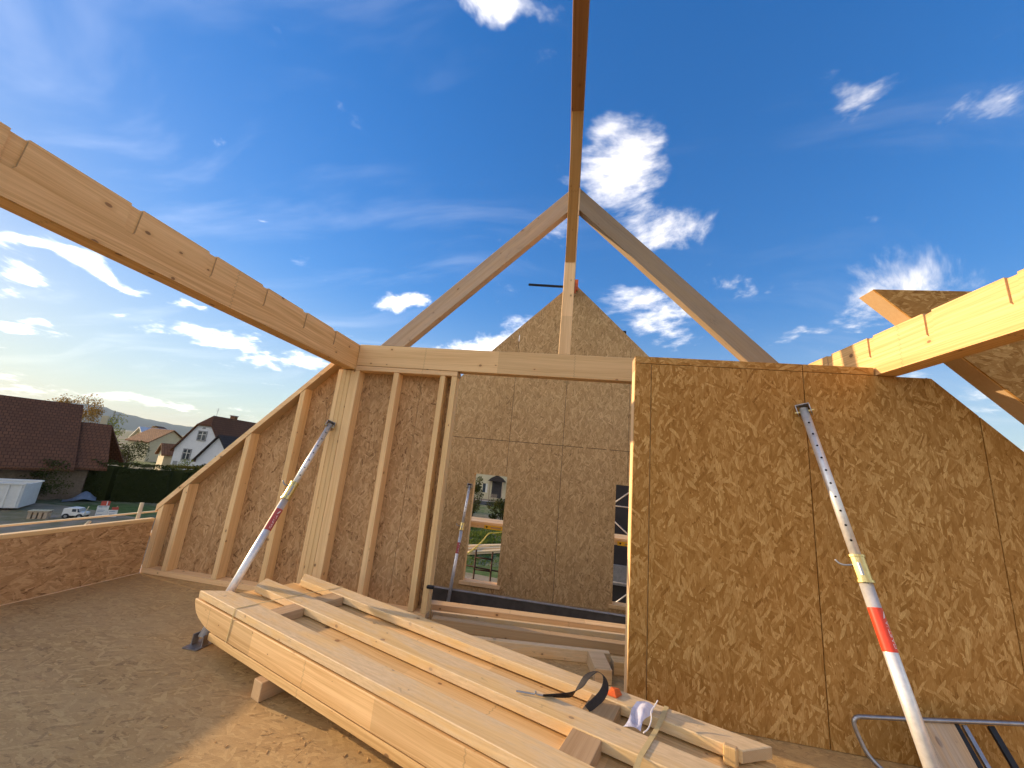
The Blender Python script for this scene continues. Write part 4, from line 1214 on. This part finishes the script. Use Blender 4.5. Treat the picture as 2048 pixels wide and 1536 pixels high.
mesh('skylight', [onroof(a, b, .08), onroof(a + .9, b, .08), onroof(a + .9, b + 1.0, .08), onroof(a, b + 1.0, .08), onroof(a, b, -.05), onroof(a + .9, b, -.05), onroof(a + .9, b + 1.0, -.05), onroof(a, b + 1.0, -.05)], [(0, 1, 2, 3), (0, 1, 5, 4), (1, 2, 6, 5), (2, 3, 7, 6), (3, 0, 4, 7)], METALR, rf, local=True)
for k in range(5): box('door_board', (x0 + 4 + k * .8, -5.50, 0), (x0 + 4.76 + k * .8, -5.405, 2.0), BROWNW, bn, local=True)
F = frame(56.2, 41.5, 8)
b5 = thing('outbuilding', 'reddish tiled outbuilding roof right of the barn', 'barn', mat=F)
prism('wall', [(-3.6, 0), (3.6, 0), (3.6, 2.2), (0, 4.75), (-3.6, 2.2)], -3.2, 1.0, 0, DGREEN, b5, local=True)
A = Acc()
for sg in (-1, 1):
    v = [(-3.4, 0, 4.8), (1.0, 0, 4.8), (1.9, sg * 4.1, 1.9), (-3.4, sg * 4.1, 1.9)]
    A.add((v + [(a, b, c + .15) for a, b, c in v], [(0, 1, 2, 3), (7, 6, 5, 4), (0, 1, 5, 4), (1, 2, 6, 5), (2, 3, 7, 6), (3, 0, 4, 7)]))
A.build('roof', TILE, b5, local=True)
box('chimney', (0.2, 1.0, 3.4), (0.55, 1.35, 5.6), CREAM, b5, local=True)

GTR = 'trees in the village on the left'
def tp(px, d): p = far(px, 860, d * KV); return (p.x, p.y, GZ)
tree('orange leaved autumn tree rising behind the barn roof', tp(136, 60), 7.9, (1.9, 1.9, 1.5), 2600, .085, LEAF_O, 5, .1, 20, GTR)
tree('sparse yellowing tree behind the outbuilding', tp(178, 56), 5.9, (1.3, 1.3, 1.3), 1200, .075, LEAF_O, 6, .1, 14, GTR)
tree('pale green airy tree right of the outbuilding', tp(222, 54), 5.8, (1.5, 1.4, 1.5), 1400, .075, LEAF_Y, 7, .1, 14, GTR)
tree('thin conifer tip on the skyline behind the barn', tp(219, 75), 7.4, (.5, .5, 2.2), 800, .06, LEAF_D, 8, .08, 16, GTR)
tree('round reddish tree on the skyline by the sheds', tp(310, 96), 5.9, (2.0, 2.0, 1.5), 1500, .10, LEAF_O, 9, .12, 16, GTR)
tree('low green orchard tree left of the white house', tp(272, 48), 3.9, (1.7, 1.5, 1.2), 2400, .07, LEAF_D, 10, .1, 16, GTR)
tree('yellow-green rounded shrub in front of the white house', tp(396, 42), 2.6, (1.0, .9, .95), 2400, .05, LEAF_Y, 11, .06, 16, GTR, 'shrub', 'shrub')
tree('dark shrub clump between barn and hedge', tp(120, 37), 2.3, (2.2, 1.1, 1.0), 2600, .06, LEAF_D, 12, .08, 16, GTR, 'shrub', 'shrub')
tree('small grey-green shrub by the garden fence', tp(330, 46), 1.9, (.8, .7, .7), 900, .05, LEAF_M, 13, .05, 12, GTR, 'shrub', 'shrub')
hedge('long dark clipped hedge behind the site sign', [(-29.8, 19.0), (-27.6, 20.6), (-29.4, 25.5), (-36.0, 35.5)], 1.5, 2.35, 14000, .055, LEAF_D)
hedge('dark hedge behind the white container', [(-44, 11.5), (-36, 17.2), (-30.2, 19.2)], 1.6, 2.4, 11000, .06, LEAF_D, 4)

fn = thing('garden_fence', 'pale picket fence in the garden before the white house', 'fence', (far(318, 900, 46 * KV).x, far(318, 900, 46 * KV).y, GZ))
f0, f1 = far(285, 900, 45 * KV), far(352, 900, 47 * KV)
zf = lambda k: CAM.z + (k - CAM.z - 0) * 1.0
for k in range(17):
    p = f0.lerp(f1, k / 16)
    box('picket', (p.x - .09, p.y - .03, GZ), (p.x + .09, p.y + .03, -3.35 + .08 * (k % 2)), CREAM, fn, grain=2)
mesh('rail', *(lambda A: (A.v, A.f))(Acc().tube((f0.x, f0.y, -3.75), (f1.x, f1.y, -3.75), .05, 6).tube((f0.x, f0.y, -5.0), (f1.x, f1.y, -5.0), .05, 6)), CREAM, fn)
a, b = far(160, 910, 38.5 * KV), far(300, 922, 41 * KV)
gwl = thing('garden_wall', 'low pale garden wall running in front of the outbuilding', 'wall', ((a.x + b.x) / 2, (a.y + b.y) / 2, GZ))
prism('wall', [(a.x, a.y), (b.x, b.y), (b.x + .2, b.y + .3), (a.x + .2, a.y + .3)], GZ, -3.2, 2, CREAM, gwl)

# building site yard
ct = thing('waste_container', 'white ribbed open container in the gravel yard', 'container', mat=frame(60.4, 34.5, 18))
A = Acc().box((-2.6, -1.0, .12), (1.15, -.93, 1.32)).box((-2.6, .93, .12), (1.15, 1.0, 1.32)).box((-2.6, -.93, .12), (-2.53, .93, 1.32)).box((1.08, -.93, .12), (1.15, .93, 1.32)).box((-2.53, -.93, .12), (1.08, .93, .2))
A.build('body', WHITEP, ct, local=True)
for k in range(9): box('rib', (-2.55 + k * .44, -1.06, .14), (-2.45 + k * .44, -1.001, 1.3), WHITEP, ct, local=True)
Acc().box((-2.66, -1.08, 1.32), (1.2, -.9, 1.40)).box((-2.66, .9, 1.32), (1.2, 1.08, 1.40)).build('rim', WHITEP, ct, local=True)
for xk in (-2.2, .6): box('skid', (xk, -.8, 0), (xk + .15, .8, .12), RUST, ct, local=True)

SCL = KV * 0.52
vh = thing('site_dumper', 'small white vehicle parked beside the site sign', 'vehicle', mat=frame(55.3, 30.2, 25))
prism('body', [(-.85, .32), (.75, .32), (.82, .62), (.45, .68), (.28, 1.02), (-.35, 1.08), (-.80, .98)], -.5, .5, 1, WHITEP, vh, local=True, bevel=.03)
prism('windscreen', [(.30, .66), (.47, .665), (.30, .985), (.20, 1.0)], -.515, .515, 1, GLASS, vh, local=True)
box('side_window', (-.15, -.512, .70), (.16, -.501, .96), GLASS, vh, local=True)
Acc().tube((.78, -.4, .5), (.95, -.4, 1.25), .04, 8).build('handle_bar', CREAM, vh, local=True)
for xk in (-.5, .5):
    for yk in (-.52, .40):
        wl = Acc().tube((xk, yk, .26), (xk, yk + .12, .26), .26, 16).build('wheel', TYRE, vh, local=True)
        Acc().tube((xk, yk - .005, .26), (xk, yk + .125, .26), .12, 12).build('rim', GALV2, wl, local=True)

SCL = KV * 0.60
sg_ = thing('site_sign', 'white stepped site sign with red top panels', 'sign', mat=frame(53.2, 30.3, 6))
box('board', (-.72, -.02, .05), (.02, .02, 1.02), WHITEP, sg_, local=True)
box('board', (.03, -.02, .05), (.66, .02, .66), WHITEP, sg_, local=True)
box('red_panel', (-.56, -.02, 1.03), (.02, .02, 1.42), REDP, sg_, local=True)
box('red_panel', (.22, -.02, .67), (.66, .02, .90), REDP, sg_, local=True)
box('print_mark', (-.20, -.026, 1.06), (-.14, -.021, 1.40), WHITEL, sg_, local=True)
for a0, b0, a1, b1 in ((-.66, .88, -.40, .98), (-.38, .90, -.1, .96), (-.66, .62, -.2, .66), (-.66, .5, -.25, .54), (.1, .5, .5, .55), (.15, .15, .52, .34), (-.66, .25, -.3, .29)):
    box('print_mark', (a0, -.026, b0), (a1, -.021, b1), GREYP, sg_, local=True)
for xk in (-.6, .5): box('post', (xk, .021, -.0), (xk + .06, .08, 1.0), GREYW, sg_, local=True)

SCL = KV * 0.6
pl_ = thing('pallet', 'weathered wooden pallet lying on the yard gravel', 'pallet', mat=frame(57.6, 30.5, 20))
for k in range(6): box('board', (-.6 + k * .21, -.4, .62), (-.46 + k * .21, .4, .65), CREAM, pl_, local=True)
for yk in (-.38, 0, .3): box('runner', (-.6, yk, .52), (.6, yk + .09, .619), GREYW, pl_, local=True)
for k in range(4): box('packing', (-.55 + k * .3, -.35, 0), (-.35 + k * .3, .35, .519), GREYW, pl_, local=True)
tv, tf = [], []
Ft = frame(55.4, 37.0, 0)
SCL = 1.0
for i in range(9):
    for j in range(6):
        x_, y_ = -1.1 + 2.2 * i / 8, -.7 + 1.4 * j / 5
        z_ = max(0, .95 * math.exp(-(x_ - .3) ** 2 / .5 - y_ * y_ / .35) + .05 * math.sin(7 * x_) * math.sin(5 * y_)) + .02
        tv.append((x_, y_, z_))
for i in range(8):
    for j in range(5): tf.append((i * 6 + j, i * 6 + 6 + j, i * 6 + 7 + j, i * 6 + j + 1))
tag(mesh('tarpaulin', tv, tf, BLUEP, None, Ft, smooth=True), 'blue tarpaulin heaped in front of the hedge', 'tarpaulin')

# scaffold guard outside the left knee wall
sf = thing('scaffold_guard', 'pale scaffold guard rail outside the low left wall', 'scaffold', (-6.3, 0, GZ))
box('guard_board', (-6.34, -4.0, .492), (-6.30, 2.6, .512), [CREAM], sf, grain=1)
for yk in (-2.9, -.5, 1.72): Acc().tube((-6.27, yk, GZ), (-6.27, yk, .66 if yk > 1 else .56), .024, 8).build('post', CREAM, sf, smooth=True)
box('base_board', (-6.30, 1.35, .18), (-6.12, 2.05, .22), [CREAM], sf, grain=1)
Acc().tube((-6.24, .75, .0), (-6.24, 1.10, .47), .02, 8).build('brace', CREAM, sf, smooth=True)
box('platform', (-6.25, -4, -.32), (-5.4, 2.6, -.27), GREYW, sf, grain=1)

# ------------------------------------------------------------------ behind the far gable
sp_ = thing('scaffold_platform', 'scaffold walkway of pale planks outside the far gable windows', 'scaffold', (0, 5.0, GZ))
for k in range(2): box('plank', (-3.6, 4.74 + k * .31, .505), (3.6, 5.04 + k * .31, .548), STACKT, sp_, grain=0, bevel=.004)
box('toe_board', (-3.6, 4.70, .43), (3.6, 4.735, .53), STACKT, sp_, grain=0)
for xk in (-1.52, 1.18):
    lb_ = box('label_plate', (xk, 4.692, .425), (xk + .40, 4.6995, .50), YELLOW, sp_)
    box('label_print', (xk + .14, 4.688, .448), (xk + .36, 4.6915, .478), BROWNW, lb_)
    prism('label_mark', [(xk + .03, .475), (xk + .055, .44), (xk + .08, .475), (xk + .055, .485)], 4.688, 4.6915, 1, BLACK, lb_)
for xk in (-3.4, 3.4):
    for yk in (4.72, 5.36): Acc().tube((xk, yk, GZ), (xk, yk, 1.6), .024, 8).build('upright', GALV2, sp_, smooth=True)
fr2 = thing('scaffold_ladder', 'rusty ladder-like scaffold frame beyond the window opening', 'scaffold', (-1.55, 5.5, GZ))
for xk in (-1.80, -1.42): Acc().tube((xk, 5.5, GZ), (xk, 5.5, -.17), .020, 8).build('upright', RUST, fr2, smooth=True)
for zk in (-.33, -.58, -.86, -1.15, -1.6, -2.1, -2.6, -3.1, -3.6, -4.1, -4.6): Acc().tube((-1.80, 5.5, zk), (-1.42, 5.5, zk), .017, 8).build('rung', RUST, fr2, smooth=True)
Acc().tube((-2.6, 5.53, -.50), (-.6, 5.53, -.60), .016, 8).build('cross_tube', RUST, fr2, smooth=True)
gp_ = onz(968, 1102, GZ)
bp = thing('plank_pile', 'pile of pale planks on the ground beyond the window', 'plank pile', (gp_.x, gp_.y, GZ))
for k, (ox, oy, oz, an_) in enumerate(((0, 0, .05, 40), (.5, -.35, .05, 43), (-.2, .35, .05, 38), (.1, .05, .12, 41), (.55, -.25, .12, 44), (-.1, .3, .19, 40))):
    Mr = Matrix.Translation((gp_.x + ox * 1.5, gp_.y + oy * 1.9, GZ + oz * 1.6)) @ Matrix.Rotation(R(an_), 4, 'Z')
    box('plank', (-2.4, -.24, 0), (2.4, .24, .08), STACKT, bp, Mr, grain=0)
A = Acc().path(smoothpath([onz(926, 1114, -5.2), onz(950, 1096, -5.15), onz(965, 1082, -5.1), onz(978, 1067, -5.0), onz(990, 1066, -5.05), onz(1012, 1063, -5.1)], 6), .06, 8)
tag(A.build('yellow_hose', YELLOW, smooth=True), 'yellow hose snaking over grass beyond the window', 'hose')
rg = random.Random(5)
v, f = [], []
for i in range(9000):
    px, py = rg.uniform(910, 1035), rg.uniform(1050, 1150)
    if py > 1096 and rg.random() < .45 + (py - 1096) / 70: continue
    p = onz(px, py, GZ)
    p.x += rg.uniform(-.6, .6)
    p.y += rg.uniform(-.8, .8)
    hgt_ = rg.uniform(.10, .42) * (1.0 if py < 1090 else .4) * (1.4 if math.sin(p.x * 1.3) * math.sin(p.y * .9) > .2 else .6)
    a_ = rg.uniform(0, 6.28)
    dx, dy = math.cos(a_) * .07, math.sin(a_) * .07
    k = len(v)
    v += [(p.x - dx, p.y - dy, GZ), (p.x + dx, p.y + dy, GZ), (p.x + rg.uniform(-.2, .2), p.y + rg.uniform(-.2, .2), GZ + hgt_)]
    f.append((k, k + 1, k + 2))
tag(mesh('grass', v, f, GRASS), 'rough green grass beyond the far window', 'grass', kind='stuff')
c = onz(975, 1002, GZ)
yh = thing('cream_house', 'cream house with dark porch seen through the far window', 'house', (c.x, c.y + 6, GZ))
hy = c.y + 4
fx = lambda px: CAM.x + ray(px, 960).x / ray(px, 960).y * (hy - CAM.y)
fz = lambda px, py: CAM.z + ray(px, py).z / ray(px, py).y * (hy - CAM.y)
box('wall', (fx(900), hy, GZ), (fx(1040), hy + 8, fz(970, 930)), CREAM, yh)
prism('roof', [(hy - .6, fz(970, 932)), (hy + 4, fz(970, 932) + 4), (hy + 8.6, fz(970, 932))], fx(895), fx(1045), 0, TILE, yh)
x0, x1 = fx(983), fx(1008)
z0, z1 = fz(995, 996), fz(995, 958)
box('porch_opening', (x0 + .25, hy - .06, z0), (x1 - .3, hy - .01, z1 - .5), DARKB, yh)
prism('porch_roof', [(x0 - .5, z1 - .5), (x1 + .5, z1 - .5), (x1 - .2, z1 + .2), ((x0 + x1) / 2, z1 + .8), (x0 + .2, z1 + .2)], hy - 1.4, hy - .08, 1, TILED, yh)
for xk in (x0, x1): box('porch_post', (xk - .12, hy - 1.3, GZ), (xk + .12, hy - 1.1, z1 - .5), GREYW, yh)
for k in range(7): box('baluster', (x0 + .35 + k * .22, hy - 1.3, z0 - .1), (x0 + .43 + k * .22, hy - 1.22, z0 + .8), GREYW, yh)
xw = fx(972)
wn_ = box('window', (xw - .55, hy - .05, fz(972, 985)), (xw + .35, hy - .01, fz(972, 967)), GLASS, yh)
box('shutter', (xw + .1, hy - .09, fz(972, 985)), (xw + .5, hy - .052, fz(972, 967)), WHITEP, wn_)
gw2 = thing('boundary_wall', 'grey boundary wall below the cream house beyond the window', 'wall', (c.x, c.y - 8, GZ))
box('wall', (c.x - 14, c.y - 8, GZ), (c.x + 14, c.y - 7.7, fz(970, 997) + .5), GREYR, gw2)
box('coping', (c.x - 14, c.y - 8.05, fz(970, 997) + .502), (c.x + 14, c.y - 7.65, fz(970, 997) + .62), CONC, gw2)
p = onz(944, 1036, GZ)
tree('dark shrub at left of the far window view', (p.x, p.y, GZ), 4.9, (1.5, 1.5, 2.4), 2600, .12, LEAF_D, 21, .08, 10, 'shrubs beyond the far window', 'shrub', 'shrub')
p = onz(1000, 1044, GZ)
tree('dark shrub at right of the far window view', (p.x, p.y, GZ), 3.4, (2.2, 1.8, 1.7), 2600, .12, LEAF_D, 22, .08, 10, 'shrubs beyond the far window', 'shrub', 'shrub')
nb = thing('neighbour_building', 'dark neighbouring building beyond the right far opening', 'building', (3.5, 9, GZ))
box('wall', (0.9, 8.6, GZ), (7.5, 12, 2.1), DARKB, nb)
box('concrete_band', (0.9, 8.52, -1.25), (7.5, 8.598, -.72), CONC, nb)
box('roof_edge', (0.8, 8.45, 2.102), (7.6, 12.1, 2.25), TILED, nb)
sw = thing('scaffold_braces', 'thin steel scaffold braces outside the right far opening', 'scaffold', (1.5, 5.4, GZ))
for a, b in (((.9, 5.42, .95), (1.9, 5.42, 1.75)), ((.8, 5.42, 1.12), (2.3, 5.42, 1.10)), ((1.0, 5.42, .95), (2.0, 5.42, .15)), ((.8, 5.42, -.42), (2.2, 5.42, -.44)), ((1.0, 5.42, -1.05), (1.9, 5.42, -.3))):
    Acc().tube(a, b, .014, 8).build('brace', GALV, sw, smooth=True)

# ------------------------------------------------------------------ air
m, T = new_mat('haze_air')
pv = T.n('ShaderNodeVolumePrincipled', {'Color': (0.70, 0.85, 1.0, 1), 'Density': 6.0e-5, 'Anisotropy': 0.0})
T.n('ShaderNodeOutputMaterial', {'Volume': pv.outputs[0]})
hz = box('haze', (-9800, -9800, GZ - 1), (9800, 9800, 420), m)
tag(hz, kind='stuff')
